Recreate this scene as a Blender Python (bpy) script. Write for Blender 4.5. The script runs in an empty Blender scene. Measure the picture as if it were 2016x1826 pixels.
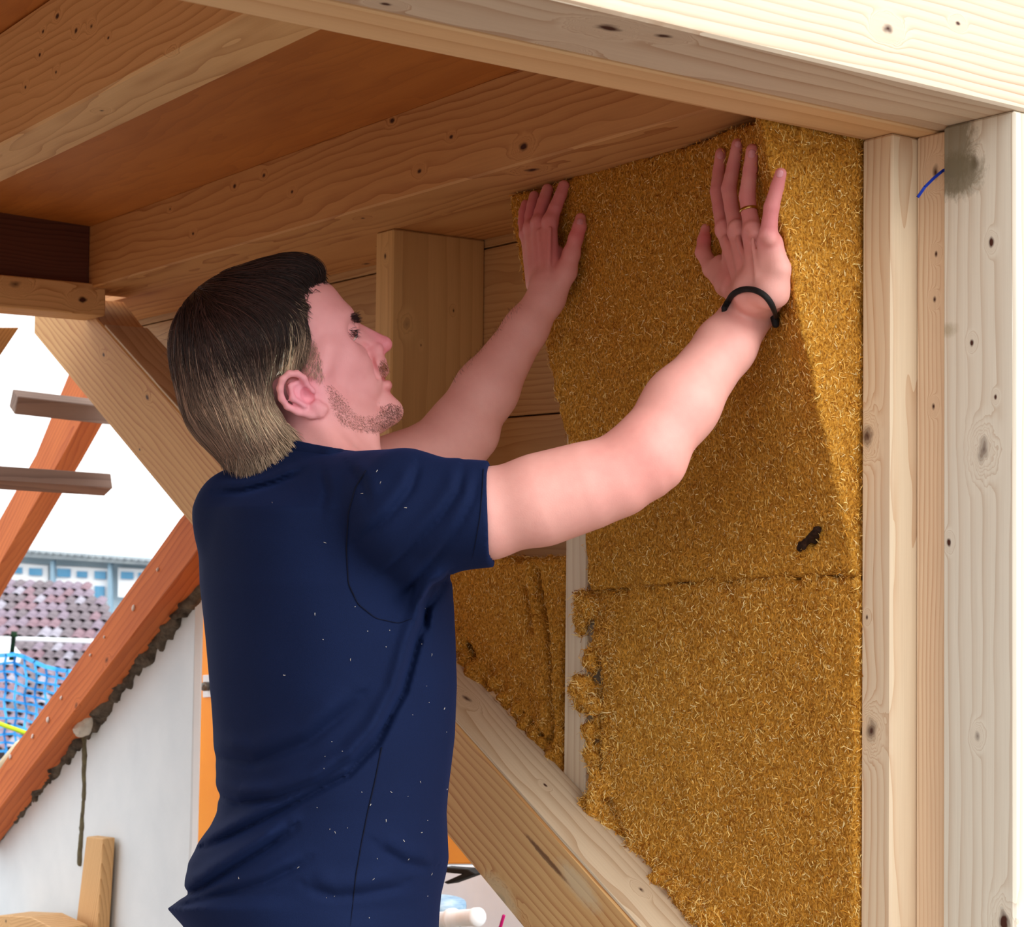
import bpy, bmesh, math, random
import numpy as np
from mathutils import Vector, Matrix

# ------------------------------------------------------------------ camera
F = 3344.6; CX, CY = 1008.0, 913.0
# world axes: X = along the header beam, Y = into the dormer, Z = up; camera at the origin
def nrm(v):
    v = np.asarray(v, float); return v / np.linalg.norm(v)
_A = nrm([5700 - CX, -(1090 - CY), F]); _B = nrm([-1380 - CX, -(1015 - CY), F]); _B = nrm(_B - _A * (_A @ _B))
_U = np.cross(_A, _B); _U = _U if _U[1] > 0 else -_U
R = np.array([_A, _B, _U])
RT, UP, FW = R[:, 0], R[:, 1], R[:, 2]
sc = bpy.context.scene
cam_d = bpy.data.cameras.new('camera'); cam = bpy.data.objects.new('camera', cam_d); sc.collection.objects.link(cam)
cam_d.sensor_width = 36; cam_d.lens = F / 2016 * 36; cam_d.clip_end = 500; cam_d.clip_start = 0.05
cam_d.dof.use_dof = True; cam_d.dof.focus_distance = 2.15; cam_d.dof.aperture_fstop = 16
cam.matrix_world = Matrix([[RT[0], UP[0], -FW[0], 0], [RT[1], UP[1], -FW[1], 0], [RT[2], UP[2], -FW[2], 0], [0, 0, 0, 1]])
sc.camera = cam
# ------------------------------------------------------------------ sky, sun, exposure
sc.view_settings.view_transform = 'Standard'; sc.view_settings.look = 'None'
sc.view_settings.gamma = 1; sc.view_settings.use_curve_mapping = False
sc.view_settings.exposure = 0.50
w = bpy.data.worlds.new('overcast_sky'); sc.world = w; w.use_nodes = True
nt = w.node_tree; nt.nodes.clear()
out = nt.nodes.new('ShaderNodeOutputWorld'); bg = nt.nodes.new('ShaderNodeBackground')
tc = nt.nodes.new('ShaderNodeTexCoord'); sx = nt.nodes.new('ShaderNodeSeparateXYZ'); cr = nt.nodes.new('ShaderNodeValToRGB')
nt.links.new(tc.outputs['Generated'], sx.inputs[0])
mr = nt.nodes.new('ShaderNodeMapRange'); mr.inputs['From Min'].default_value = -1; mr.inputs['From Max'].default_value = 1
nt.links.new(sx.outputs[2], mr.inputs[0]); nt.links.new(mr.outputs[0], cr.inputs[0])
cr.color_ramp.elements[0].position = 0.46; cr.color_ramp.elements[0].color = (0.22, 0.21, 0.20, 1)
cr.color_ramp.elements[1].position = 0.5; cr.color_ramp.elements[1].color = (1.0, 1.0, 1.0, 1)
nt.links.new(cr.outputs[0], bg.inputs[0]); bg.inputs[1].default_value = 1.4
nt.links.new(bg.outputs[0], out.inputs[0])
sun_d = bpy.data.lights.new('sun', 'SUN'); sun_d.energy = 1.6; sun_d.angle = math.radians(50); sun_d.color = (1.0, 0.98, 0.94)
sun = bpy.data.objects.new('sun', sun_d); sc.collection.objects.link(sun)
sun.rotation_euler = Vector((-0.25, 0.80, -0.50)).to_track_quat('-Z', 'Y').to_euler()

# ------------------------------------------------------------------ pixel / world helpers
def ray(x, y): return R @ np.array([(x - CX) / F, -(y - CY) / F, 1.0])
def onx(x, y, X): d = ray(x, y); return d * X / d[0]
def ony(x, y, Y): d = ray(x, y); return d * Y / d[1]
def onz(x, y, Z): d = ray(x, y); return d * Z / d[2]
def wp(x, y, t): return ray(x, y) * t
def proj(P):
    c = np.asarray(P) @ R
    return CX + F * c[..., 0] / c[..., 2], CY - F * c[..., 1] / c[..., 2], c[..., 2]
rng = np.random.RandomState(7)
def col(o, c=None): sc.collection.objects.link(o); return o
def mesh(name, V, Fc, mat=None, parent=None, smooth=False, colors=None, **props):
    me = bpy.data.meshes.new(name); V = np.asarray(V, float)
    if isinstance(Fc, np.ndarray):
        n, k = Fc.shape
        me.vertices.add(len(V)); me.vertices.foreach_set('co', V.ravel())
        me.loops.add(n * k); me.loops.foreach_set('vertex_index', Fc.ravel().astype(np.int32))
        me.polygons.add(n); me.polygons.foreach_set('loop_start', np.arange(0, n * k, k, dtype=np.int32))
        me.update(calc_edges=True); me.validate()
    else:
        me.from_pydata([tuple(v) for v in V], [], [tuple(f) for f in Fc]); me.update()
    if smooth: me.polygons.foreach_set('use_smooth', np.ones(len(me.polygons), bool))
    if colors is not None:
        a = me.color_attributes.new('Col', 'FLOAT_COLOR', 'POINT')
        c4 = np.ones((len(V), 4)); c4[:, :3] = colors; a.data.foreach_set('color', c4.ravel())
    o = bpy.data.objects.new(name, me); col(o)
    if mat: me.materials.append(mat)
    if parent is not None: o.parent = parent
    for k_, v_ in props.items(): o[k_] = v_
    return o
def empty(name, loc, **props):
    o = bpy.data.objects.new(name, None); o.location = Vector(loc); o.empty_display_size = 0.05; col(o)
    for k_, v_ in props.items(): o[k_] = v_
    return o
bpy.context.view_layer.update()
def attach(o, root):           # parent keeping world placement (roots only have a location)
    o.parent = root; o.matrix_parent_inverse = Matrix.Translation(-root.location)
def s2l(c):
    c = np.asarray(c, float) / 255.0
    return np.where(c <= 0.04045, c / 12.92, ((c + 0.055) / 1.055) ** 2.4)
def rgba(c): l = s2l(c); return (l[0], l[1], l[2], 1)

# ------------------------------------------------------------------ materials
def base_mat(name, rough=0.7, spec=0.3):
    m = bpy.data.materials.new(name); m.use_nodes = True
    b = m.node_tree.nodes['Principled BSDF']; b.inputs['Roughness'].default_value = rough
    b.inputs['Specular IOR Level'].default_value = spec
    return m, m.node_tree, b
def MN(nt, op, a, b=None, c=None, clamp=False):
    n = nt.nodes.new('ShaderNodeMath'); n.operation = op; n.use_clamp = clamp
    for i, v in enumerate((a, b, c)):
        if v is None: continue
        if isinstance(v, (int, float)): n.inputs[i].default_value = v
        else: nt.links.new(v, n.inputs[i])
    return n.outputs[0]
def MIX(nt, f, a, b, mode='MIX'):
    n = nt.nodes.new('ShaderNodeMix'); n.data_type = 'RGBA'; n.blend_type = mode
    for s, v in ((n.inputs[0], f), (n.inputs[6], a), (n.inputs[7], b)):
        if isinstance(v, (int, float)): s.default_value = v
        elif isinstance(v, tuple): s.default_value = v
        else: nt.links.new(v, s)
    return n.outputs[2]
def NOISE(nt, vec, scale, detail=3, rough=0.5):
    n = nt.nodes.new('ShaderNodeTexNoise'); n.inputs['Scale'].default_value = scale
    n.inputs['Detail'].default_value = detail; n.inputs['Roughness'].default_value = rough
    nt.links.new(vec, n.inputs['Vector']); return n.outputs['Fac']
def MAP(nt, vec, scale=(1, 1, 1), loc=(0, 0, 0)):
    n = nt.nodes.new('ShaderNodeMapping'); n.inputs['Scale'].default_value = scale; n.inputs['Location'].default_value = loc
    nt.links.new(vec, n.inputs['Vector']); return n.outputs[0]
def BUMP(nt, b, h, strength=0.3, dist=0.002):
    n = nt.nodes.new('ShaderNodeBump'); n.inputs['Strength'].default_value = strength; n.inputs['Distance'].default_value = dist
    nt.links.new(h, n.inputs['Height']); nt.links.new(n.outputs[0], b.inputs['Normal'])
def wood_mat(name, light, dark, seed=0, freq=150.0, pith=(0.05, 0.09), warp=0.03, contrast=0.55, knots=(), stains=(), rough=0.62, blot=0.25, core=(70, 36, 26)):
    """X of object space runs along the grain; growth rings are real cylinders round a pith outside the timber"""
    m, nt, b = base_mat(name, rough, 0.25)
    t = nt.nodes.new('ShaderNodeTexCoord').outputs['Object']
    s = (seed * 3.17) % 11
    warpn = NOISE(nt, MAP(nt, t, (1.7, 9, 9), (s, s * 2, s)), 1.0, 3, 0.55)
    sep = nt.nodes.new('ShaderNodeSeparateXYZ'); nt.links.new(t, sep.inputs[0])
    y = MN(nt, 'ADD', sep.outputs[1], pith[0]); z = MN(nt, 'ADD', sep.outputs[2], pith[1])
    r = MN(nt, 'SQRT', MN(nt, 'ADD', MN(nt, 'MULTIPLY', y, y), MN(nt, 'MULTIPLY', z, z)))
    r = MN(nt, 'ADD', r, MN(nt, 'MULTIPLY', MN(nt, 'SUBTRACT', warpn, 0.5), warp))
    coremask = None
    kn_ = NOISE(nt, MAP(nt, t, (50, 90, 90), (s, s, 1)), 1.0, 2) if knots else None
    for (k, kr, dk) in knots:
        v = nt.nodes.new('ShaderNodeVectorMath'); v.operation = 'SUBTRACT'; nt.links.new(t, v.inputs[0]); v.inputs[1].default_value = tuple(k)
        v2 = nt.nodes.new('ShaderNodeVectorMath'); v2.operation = 'MULTIPLY'; nt.links.new(v.outputs[0], v2.inputs[0]); v2.inputs[1].default_value = (0.62, 1, 1)
        v3 = nt.nodes.new('ShaderNodeVectorMath'); v3.operation = 'LENGTH'; nt.links.new(v2.outputs[0], v3.inputs[0])
        d = MN(nt, 'ADD', v3.outputs['Value'], MN(nt, 'MULTIPLY', MN(nt, 'SUBTRACT', kn_, 0.5), kr * 1.1))
        kr *= 0.75; q = MN(nt, 'DIVIDE', d, kr * 1.7)
        wgt = MN(nt, 'EXPONENT', MN(nt, 'MULTIPLY', MN(nt, 'MULTIPLY', q, q), -1.0))
        r = MN(nt, 'ADD', MN(nt, 'MULTIPLY', r, MN(nt, 'SUBTRACT', 1.0, wgt)), MN(nt, 'MULTIPLY', MN(nt, 'MULTIPLY', d, 1.6), wgt))
        e = MN(nt, 'MULTIPLY', MN(nt, 'SUBTRACT', 1.0, MN(nt, 'DIVIDE', d, kr), clamp=True), 1.6 * dk, clamp=True)
        coremask = e if coremask is None else MN(nt, 'MAXIMUM', coremask, e)
    fr = MN(nt, 'FRACT', MN(nt, 'MULTIPLY', r, freq))
    line = MN(nt, 'POWER', fr, 3.0)
    amp = NOISE(nt, MAP(nt, t, (1.2, 22, 22), (s * 5, 3, s)), 1.0, 2)
    line = MN(nt, 'MULTIPLY', line, MN(nt, 'MULTIPLY', amp, contrast * 2))
    fib = NOISE(nt, MAP(nt, t, (10, 420, 420), (s, s, s)), 1.0, 2)
    c = MIX(nt, MN(nt, 'MULTIPLY', line, 1.0, clamp=True), rgba(light), rgba(dark))
    bl = NOISE(nt, MAP(nt, t, (2.2, 14, 14), (s, 8, s * 2)), 1.0, 4)
    c = MIX(nt, MN(nt, 'MULTIPLY', MN(nt, 'SUBTRACT', bl, 0.42, clamp=True), blot * 4, clamp=True), c, rgba(dark))
    c = MIX(nt, MN(nt, 'MULTIPLY', fib, 0.22), c, rgba(np.array(dark) * 0.8))
    if coremask is not None: c = MIX(nt, coremask, c, rgba(core))
    for (k, sr, sl, colr, st) in stains:     # worn / grimy patches with their own outline
        v = nt.nodes.new('ShaderNodeVectorMath'); v.operation = 'SUBTRACT'; nt.links.new(t, v.inputs[0]); v.inputs[1].default_value = tuple(k)
        v2 = nt.nodes.new('ShaderNodeVectorMath'); v2.operation = 'MULTIPLY'; nt.links.new(v.outputs[0], v2.inputs[0]); v2.inputs[1].default_value = (1 / sl, 1 / sr, 1 / sr)
        v3 = nt.nodes.new('ShaderNodeVectorMath'); v3.operation = 'LENGTH'; nt.links.new(v2.outputs[0], v3.inputs[0])
        sn = NOISE(nt, MAP(nt, t, (90, 160, 160)), 1.0, 4, 0.7)
        f_ = MN(nt, 'MULTIPLY', MN(nt, 'SUBTRACT', MN(nt, 'ADD', 0.75, sn), v3.outputs['Value'], clamp=True), st * 2.5, clamp=True)
        c = MIX(nt, MN(nt, 'MULTIPLY', f_, st), c, rgba(colr))
    nt.links.new(c, b.inputs['Base Color'])
    BUMP(nt, b, MN(nt, 'ADD', MN(nt, 'MULTIPLY', line, -0.5), MN(nt, 'MULTIPLY', fib, 0.6)), 0.25, 0.0008)
    return m
def plain(name, c, c2=None, scale=8, rough=0.8, bump=0.0, spec=0.2, metal=0.0, bscale=None, detail=4):
    m, nt, b = base_mat(name, rough, spec); b.inputs['Metallic'].default_value = metal
    t = nt.nodes.new('ShaderNodeTexCoord').outputs['Object']
    n = NOISE(nt, t, scale, detail, 0.6)
    k = MN(nt, 'MULTIPLY', MN(nt, 'SUBTRACT', n, 0.3, clamp=True), 2.4, clamp=True)
    nt.links.new(MIX(nt, k, rgba(c), rgba(c2 if c2 is not None else np.array(c) * 0.85)), b.inputs['Base Color'])
    if bump: BUMP(nt, b, NOISE(nt, t, bscale or scale * 4, 4, 0.6), bump, 0.003)
    return m
def attr_mat(name, rough=0.6, spec=0.3, sss=0.0, bumpscale=None, bump=0.2, bdist=0.0006, tint_noise=None):
    m, nt, b = base_mat(name, rough, spec)
    a = nt.nodes.new('ShaderNodeAttribute'); a.attribute_name = 'Col'
    c = a.outputs['Color']; t = nt.nodes.new('ShaderNodeTexCoord').outputs['Object']
    if tint_noise:
        n = NOISE(nt, t, tint_noise[0], 3)
        c = MIX(nt, MN(nt, 'MULTIPLY', n, tint_noise[1]), c, rgba(tint_noise[2]), 'MULTIPLY')
    nt.links.new(c, b.inputs['Base Color'])
    if sss:
        b.inputs['Subsurface Weight'].default_value = sss; b.inputs['Subsurface Scale'].default_value = 0.006
        b.inputs['Subsurface Radius'].default_value = (1.0, 0.35, 0.3)
    if bumpscale: BUMP(nt, b, NOISE(nt, t, bumpscale, 4, 0.6), bump, bdist)
    return m

# ------------------------------------------------------------------ timber builder
def timber(name, face, ext, grain, style, seed=0, bevel=0.0022, knots=(), stains=(), parent=None, **props):
    """face: 3-D outline of one side, ext: vector to the opposite side"""
    face = [np.asarray(p, float) for p in face]; ext = np.asarray(ext, float)
    g = nrm(grain); n = nrm(ext - g * (ext @ g)) if abs(nrm(ext) @ g) < 0.99 else nrm(np.cross(g, [0.3, 0.2, 1]))
    q = np.cross(g, n); M3 = np.array([g, n, q])
    c = np.mean(face, axis=0) + ext / 2
    bm = bmesh.new()
    v0 = [bm.verts.new(M3 @ (p - c)) for p in face]; v1 = [bm.verts.new(M3 @ (p + ext - c)) for p in face]
    k = len(face); bm.faces.new(v0); bm.faces.new(list(reversed(v1)))
    for i in range(k): bm.faces.new((v0[i], v1[i], v1[(i + 1) % k], v0[(i + 1) % k]))
    bmesh.ops.recalc_face_normals(bm, faces=bm.faces)
    if bevel: bmesh.ops.bevel(bm, geom=list(bm.edges), offset=bevel, segments=1, affect='EDGES', profile=0.5)
    me = bpy.data.meshes.new(name); bm.to_mesh(me); bm.free()
    o = bpy.data.objects.new(name, me); col(o)
    st = dict(style)
    if callable(st.get('mat')): m = st['mat']()
    elif 'mat' in st: m = st['mat']
    else:
        m = wood_mat('wood_' + name, seed=seed, knots=[(M3 @ (np.asarray(p) - c), r_, d_) for p, r_, d_ in knots],
                     stains=[(M3 @ (np.asarray(p) - c), a_, b_, cc, s_) for p, a_, b_, cc, s_ in stains], **st)
    me.materials.append(m)
    o.matrix_world = Matrix([[g[0], n[0], q[0], c[0]], [g[1], n[1], q[1], c[1]], [g[2], n[2], q[2], c[2]], [0, 0, 0, 1]])
    if parent is not None:
        o.parent = parent; o.matrix_parent_inverse = Matrix.Translation(-parent.location)
    for k_, v_ in props.items(): o[k_] = v_
    return o
def box(name, x, y, z, grain, style, **kw):
    f = [(x[0], y[0], z[0]), (x[0], y[1], z[0]), (x[0], y[1], z[1]), (x[0], y[0], z[1])]
    return timber(name, f, (x[1] - x[0], 0, 0), grain, style, **kw)
AX, BY, CZ = (1, 0, 0), (0, 1, 0), (0, 0, 1)
PALE = dict(light=(232, 226, 210), dark=(194, 170, 144), freq=75, contrast=0.6, warp=0.03, blot=0.05)
HEAD = dict(light=(232, 214, 190), dark=(190, 152, 120), freq=110, contrast=0.7, warp=0.02, blot=0.05)
WARM = dict(light=(222, 170, 112), dark=(165, 100, 52), freq=120, contrast=0.7, warp=0.05, blot=0.12)
WARML = dict(light=(235, 192, 136), dark=(180, 120, 66), freq=130, contrast=0.6, warp=0.04, blot=0.08)
FLAT_H = -1.45

# ------------------------------------------------------------------ setting
box('floor', (-1.35, 2.6), (1.19, 4.2), (FLAT_H - 0.1, FLAT_H), AX, dict(light=(150, 128, 104), dark=(100, 82, 64), freq=60), kind='structure')
# ceiling: thin veneer sheeting over the joists, rising gently to the left
CEIL = dict(light=(206, 132, 62), dark=(150, 78, 28), freq=30, contrast=0.25, warp=0.25, blot=0.35, rough=0.5)
cz = lambda x: 0.636 + (1.359 - x) * 0.037
timber('ceiling', [(-1.4, 1.2, cz(-1.4)), (1.72, 1.2, cz(1.72)), (1.72, 3.62, cz(1.72)), (-1.4, 3.62, cz(-1.4))], (0, 0, 0.06), BY, CEIL, seed=4, bevel=0, kind='structure')
box('wall_left', (-1.42, -1.32), (1.19, 3.62), (FLAT_H, 0.72), CZ, WARM, seed=41, kind='structure')
# sheathing boards closing the wall bays from outside
wr = empty('wall_right', (1.69, 2.4, 0), kind='structure')
SHE = dict(light=(210, 172, 124), dark=(156, 108, 64), freq=110, contrast=0.5, warp=0.06)
bl = lambda y: -0.579 + (y - 2.543) * 0.535 + 0.05      # lower edge of the boarding, hidden behind the rafter
zb = [-1.01, -0.71, -0.41, -0.11, 0.19, 0.49, 0.66]
for i in range(6):
    z0, z1 = zb[i] + 0.0015, zb[i + 1] - 0.0015
    ye = lambda z: min(4.15, 2.543 + (z - 0.05 + 0.579) / 0.535)
    if ye(z1) < 1.4: continue
    face = [(1.68, 1.30, max(z0, bl(1.30)))] + ([(1.68, ye(z0), z0)] if ye(z0) > 1.31 else []) + ([(1.68, 4.15, bl(4.15))] if ye(z1) >= 4.15 > ye(z0) else []) + [(1.68, ye(z1), z1), (1.68, 1.30, z1)]
    timber('board', face, (0.025, 0, 0), BY, SHE, seed=20 + i, bevel=0.0015, parent=wr,
        knots=[((1.68, 2.30, z0 + 0.12), 0.008, 1), ((1.68, 2.66, z0 + 0.2), 0.012, .8), ((1.68, 3.3, z0 + 0.1), 0.012, .8)])
timber('light_leak_blocker', [(1.706, 1.30, bl(1.30)), (1.706, 4.15, bl(4.15)), (1.706, 4.15, 0.66), (1.706, 1.30, 0.66)], (0.02, 0, 0), BY, SHE, seed=29, bevel=0, parent=wr)  # added behind the sheathing to block light leaking through its joints
# header
box('header_beam', (-1.3, 2.1), (1.186, 1.309), (0.466, 0.80), AX, HEAD, seed=1, bevel=0.003,
    knots=[(onz(1105, 101, .466), 0.010, 1), (onz(1195, 55, .466), 0.013, 1), (onz(1305, 71, .466), 0.009, .7), (ony(1748, 56, 1.186), 0.008, 1), (ony(1886, 46, 1.186), 0.004, 1), (onz(760, 8, .466), 0.006, 1)],
    label='massive pale header beam spanning the opening at the top right', category='beam')
box('inner_header_board', (-1.3, 1.72), (1.3095, 1.385), (0.4635, 0.70), AX, dict(HEAD, light=(245, 205, 155), dark=(214, 160, 108), freq=90, warp=0.01), seed=2, bevel=0.002,
    label='narrow orange-toned board lying along the inner lower edge of the header beam', category='board')
# posts and studs, right side
post = box('corner_post', (1.521, 1.75), (1.189, 1.289), (FLAT_H, 0.4655), CZ, PALE, seed=3, bevel=0.003,
    knots=[(onx(1917, 322, 1.521), 0.009, .6), (onx(1952, 478, 1.521), 0.005, 1), (onx(1913, 676, 1.521), 0.004, 1), (onx(1937, 886, 1.521), 0.014, .55), (onx(1960, 782, 1.521), 0.003, 1), (onx(1868, 1068, 1.521), 0.004, 1), (onx(1975, 1815, 1.521), 0.012, 1), (onx(1925, 1450, 1.521), 0.006, .4)],
    stains=[(onx(1875, 290, 1.521), 0.030, 0.050, (120, 112, 90), 0.8), (onx(1885, 345, 1.521), 0.034, 0.026, (120, 112, 90), 0.8), (onx(1865, 650, 1.521), 0.014, 0.008, (150, 135, 100), .5)],
    label='pale corner post with a mouldy dark patch at its top under the header', category='post')
box('recessed_stud', (1.531, 1.68), (1.2895, 1.3365), (FLAT_H, 0.463), CZ, dict(PALE, light=(232, 206, 174), dark=(196, 146, 112), freq=170), seed=5, bevel=0.002,
    knots=[(onx(1843, 500, 1.531), 0.004, 1), (onx(1840, 590, 1.531), 0.004, 1), (onx(1838, 800, 1.531), 0.004, 1), (onx(1842, 340, 1.531), 0.008, .6)],
    label='narrow recessed stud left of the corner post, blue wire across its top', category='stud')
box('end_stud', (1.49, 1.68), (1.337, 1.384), (FLAT_H, 0.463), CZ, dict(PALE, light=(238, 218, 188), dark=(204, 160, 120), freq=90, warp=0.06), seed=8, bevel=0.003,
    knots=[(onx(1708, 858, 1.49), 0.013, .75), (onx(1716, 1440, 1.49), 0.013, .6), (onx(1707, 1216, 1.49), 0.003, 1)],
    label='pale stud bordering the right edge of the fibre insulation, with large round knots', category='stud')
# wall studs
box('middle_stud', (1.4905, 1.68), (1.905, 1.955), (-0.60, 0.505), CZ, dict(PALE, light=(232, 216, 190), dark=(196, 160, 124)), seed=9,
    label='narrow pale stud between the two insulation bays, partly covered by torn fibre', category='stud')
box('far_stud', (1.4905, 1.68), (2.444, 2.50), (-0.25, 0.505), CZ, dict(light=(226, 184, 124), dark=(176, 124, 70), freq=45, contrast=0.35, warp=0.02, blot=0.12), seed=10, bevel=0.003,
    knots=[(onx(758, 505, 1.49), 0.006, 1), (ony(893, 612, 2.444), 0.004, 1), (ony(829, 680, 2.444), 0.003, 1), (ony(800, 640, 2.444), 0.010, .3)],
    label='deep laminated stud behind the man\'s face, seen on its broad side', category='stud')
# wall plate and joists
box('wall_plate', (1.359, 1.49), (1.3855, 3.56), (0.503, 0.638), BY, dict(WARM, freq=60, warp=0.09, contrast=0.6), seed=11, bevel=0.003,
    knots=[(onz(1046, 335, .503), 0.012, .9), (onx(1030, 290, 1.359), 0.010, .9), (onx(772, 238, 1.359), 0.007, 1), (onx(888, 270, 1.359), 0.005, 1), (onx(520, 345, 1.359), 0.006, 1), (onx(462, 366, 1.359), 0.006, 1), (onx(575, 378, 1.359), 0.005, 1), (onx(380, 460, 1.359), 0.005, 1), (onx(335, 412, 1.359), 0.004, 1), (onz(465, 478, .503), 0.005, .9), (onz(715, 430, .503), 0.006, .9), (onz(885, 422, .503), 0.004, .9), (onz(278, 514, .503), 0.005, .9), (onx(825, 337, 1.359), .006, 1)],
    label='long brown timber above the man\'s head, running from the header to the back', category='beam')
box('top_board', (1.4905, 1.679), (1.3855, 4.15), (0.5055, 0.63), BY, dict(WARM, freq=70), seed=12, bevel=0.001,
    knots=[(onz(720, 520, .5055), 0.01, .8)],
    label='board closing the wall bays from above, just behind the long brown timber', category='board')
box('ceiling_joist', (0.745, 0.83), (1.3855, 3.56), (0.503, 0.657), BY, dict(WARML, freq=80, warp=0.08, contrast=0.55), seed=13, bevel=0.003,
    knots=[(onx(p[0], p[1], .745), r_, 1) for p, r_ in [((113, 32), .006), ((85, 62), .005), ((150, 60), .005), ((180, 52), .006), ((213, 75), .003), ((50, 172), .004), ((110, 142), .004), ((78, 108), .004)]] + [(onz(326, 105, .503), .006, 1), (onz(200, 218, .503), .005, .9), (onz(30, 170, .503), .006, 1)],
    label='light ceiling joist crossing the top left corner of the picture', category='joist')
# back of the dormer
box('back_beam', (-1.3, 1.389), (3.45, 3.56), (0.444, 0.511), AX, WARML, seed=14,
    knots=[(ony(163, 590, 3.45), 0.010, 1), (ony(30, 560, 3.45), 0.012, .5)],
    label='light beam running left from the top end of the diagonal rafter', category='beam')
box('back_closing_board', (-1.3, 1.3585), (3.47, 3.50), (0.5115, 0.70), AX, dict(WARM, light=(104, 62, 48), dark=(70, 40, 32)), seed=15, bevel=0.001,  # wood colour darkened to stand in for deep shade at the back
    label='board above the light back beam, coloured darker to deepen the shade under the ceiling', category='board')
# diagonal rafter of the dormer cheek
seam = lambda y: 0.449 - (3.502 - y) * 0.5155
low = lambda y: 0.476 - (3.946 - y) * 0.5045
y0, y1 = 1.25, 3.45
gdir = (0, 1, 0.51)
timber('diagonal_rafter', [(1.39, y0, low(y0)), (1.39, 3.886, 0.4435), (1.39, 3.886, 0.500), (1.39, 3.59, 0.497), (1.39, 3.49, seam(3.49) - 0.006), (1.39, y0, seam(y0) - 0.006)], (0.10, 0, 0), gdir,
    dict(light=(226, 180, 120), dark=(180, 112, 58), freq=75, contrast=0.75, warp=0.05, blot=0.1), seed=16, bevel=0.003,
    knots=[(onx(204, 699, 1.39), 0.008, 1), (onx(290, 783, 1.39), 0.009, 1), (onx(985, 1775, 1.39), 0.016, 1), (onx(275, 886, 1.39), 0.004, 1), (onx(1020, 1822, 1.39), 0.012, .9)],
    stains=[(onx(1140, 1745, 1.39), 0.016, 0.05, (215, 195, 160), 0.6), (onx(1075, 1690, 1.39), 0.004, 0.05, (90, 52, 24), .8), (onx(985, 1765, 1.39), 0.02, .045, (214, 190, 150), .7)],
    label='broad diagonal rafter rising from the lower right up to the left behind the man', category='rafter')
timber('sloping_sill_board', [(1.392, y0, seam(y0) - 0.006), (1.392, 3.46, seam(3.46) - 0.006), (1.392, 3.46, seam(3.46)), (1.392, y0, seam(y0))], (0.098, 0, 0), gdir,
    dict(light=(226, 206, 176), dark=(176, 138, 100), freq=110, contrast=0.6), seed=17, bevel=0.001,
    knots=[((1.44, y_, seam(y_)), r_, d_) for y_, r_, d_ in [(2.13, .010, .6), (1.93, .004, 1), (1.72, .006, .8), (3.05, .006, 1), (2.98, .004, 1), (1.62, .003, 1)]],
    label='thin pale board lying on the diagonal rafter under the insulation', category='board')
timber('left_brace', [ony(-160, 645, 3.6), ony(38, 645, 3.6), ony(-2, 704, 3.6), ony(-160, 940, 3.6)], (0, 0.1, 0), (-0.5, 0, -0.8), WARML, seed=18,
    label='short slanting timber at the left picture edge under the light beam', category='brace')

# ------------------------------------------------------------------ distance-field modelling
def vnoise(P, s, seed=0):
    P = P * s + seed * 17.3; i = np.floor(P).astype(np.int64); f = P - i; f = f * f * (3 - 2 * f)
    def h(x, y, z):
        n = (x * 374761393 + y * 668265263 + z * 2147483647 + seed * 1274126177) & 0xffffffff
        n = ((n ^ (n >> 13)) * 1274126177) & 0xffffffff
        return ((n ^ (n >> 16)) & 0xffff) / 65535.0
    x, y, z = i[:, 0], i[:, 1], i[:, 2]; fx, fy, fz = f[:, 0], f[:, 1], f[:, 2]
    def L(a, b, t): return a + (b - a) * t
    return L(L(L(h(x, y, z), h(x + 1, y, z), fx), L(h(x, y + 1, z), h(x + 1, y + 1, z), fx), fy),
             L(L(h(x, y, z + 1), h(x + 1, y, z + 1), fx), L(h(x, y + 1, z + 1), h(x + 1, y + 1, z + 1), fx), fy), fz) * 2 - 1
def smin(a, b, k):
    h = np.clip(0.5 + 0.5 * (b - a) / k, 0, 1); return b + (a - b) * h - k * h * (1 - h)
def smax(a, b, k): return -smin(-a, -b, k)
class Cone:
    def __init__(s, a, b, ra, rb, flat=None, fs=1.0):
        s.a, s.b, s.ra, s.rb = np.array(a), np.array(b), ra, rb
        s.c = (s.a + s.b) / 2; s.R = np.linalg.norm(s.a - s.b) / 2 + max(ra, rb) * 1.3
        s.flat = None if flat is None else nrm(flat); s.fs = fs
    def __call__(s, P):
        ba = s.b - s.a; q = P - s.a; L2 = ba @ ba + 1e-12
        t = np.clip(q @ ba / L2, 0, 1); v = q - t[:, None] * ba
        if s.flat is not None:
            c = v @ s.flat; v = v + np.outer(c * (1 / s.fs - 1), s.flat)
        return np.linalg.norm(v, axis=1) - (s.ra + (s.rb - s.ra) * t)
class Ell:
    def __init__(s, c, M, r):
        s.c, s.M, s.r = np.array(c), np.array(M), np.array(r); s.R = max(r) * 1.1
    def __call__(s, P):
        q = (P - s.c) @ s.M.T; k0 = np.linalg.norm(q / s.r, axis=1); k1 = np.linalg.norm(q / s.r ** 2, axis=1) + 1e-9
        return k0 * (k0 - 1) / k1
class Shape:
    def __init__(s): s.items = []; s.post = None
    def add(s, p, k=0.008, sub=False): s.items.append((p, k, sub)); return s
    def __call__(s, P):
        lo, hi = P.min(0), P.max(0); d = np.full(len(P), 9.0)
        for p, k, sub in s.items:
            c = getattr(p, 'c', None)
            if c is not None:
                gap = np.linalg.norm(np.maximum(np.maximum(lo - c, c - hi), 0)) - p.R
                if gap > 0.035: 
                    if not sub: d = np.minimum(d, gap)
                    continue
            v = p(P)
            d = smax(d, -v, k) if sub else smin(d, v, k)
        if s.post: d = s.post(P, d)
        return d
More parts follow.
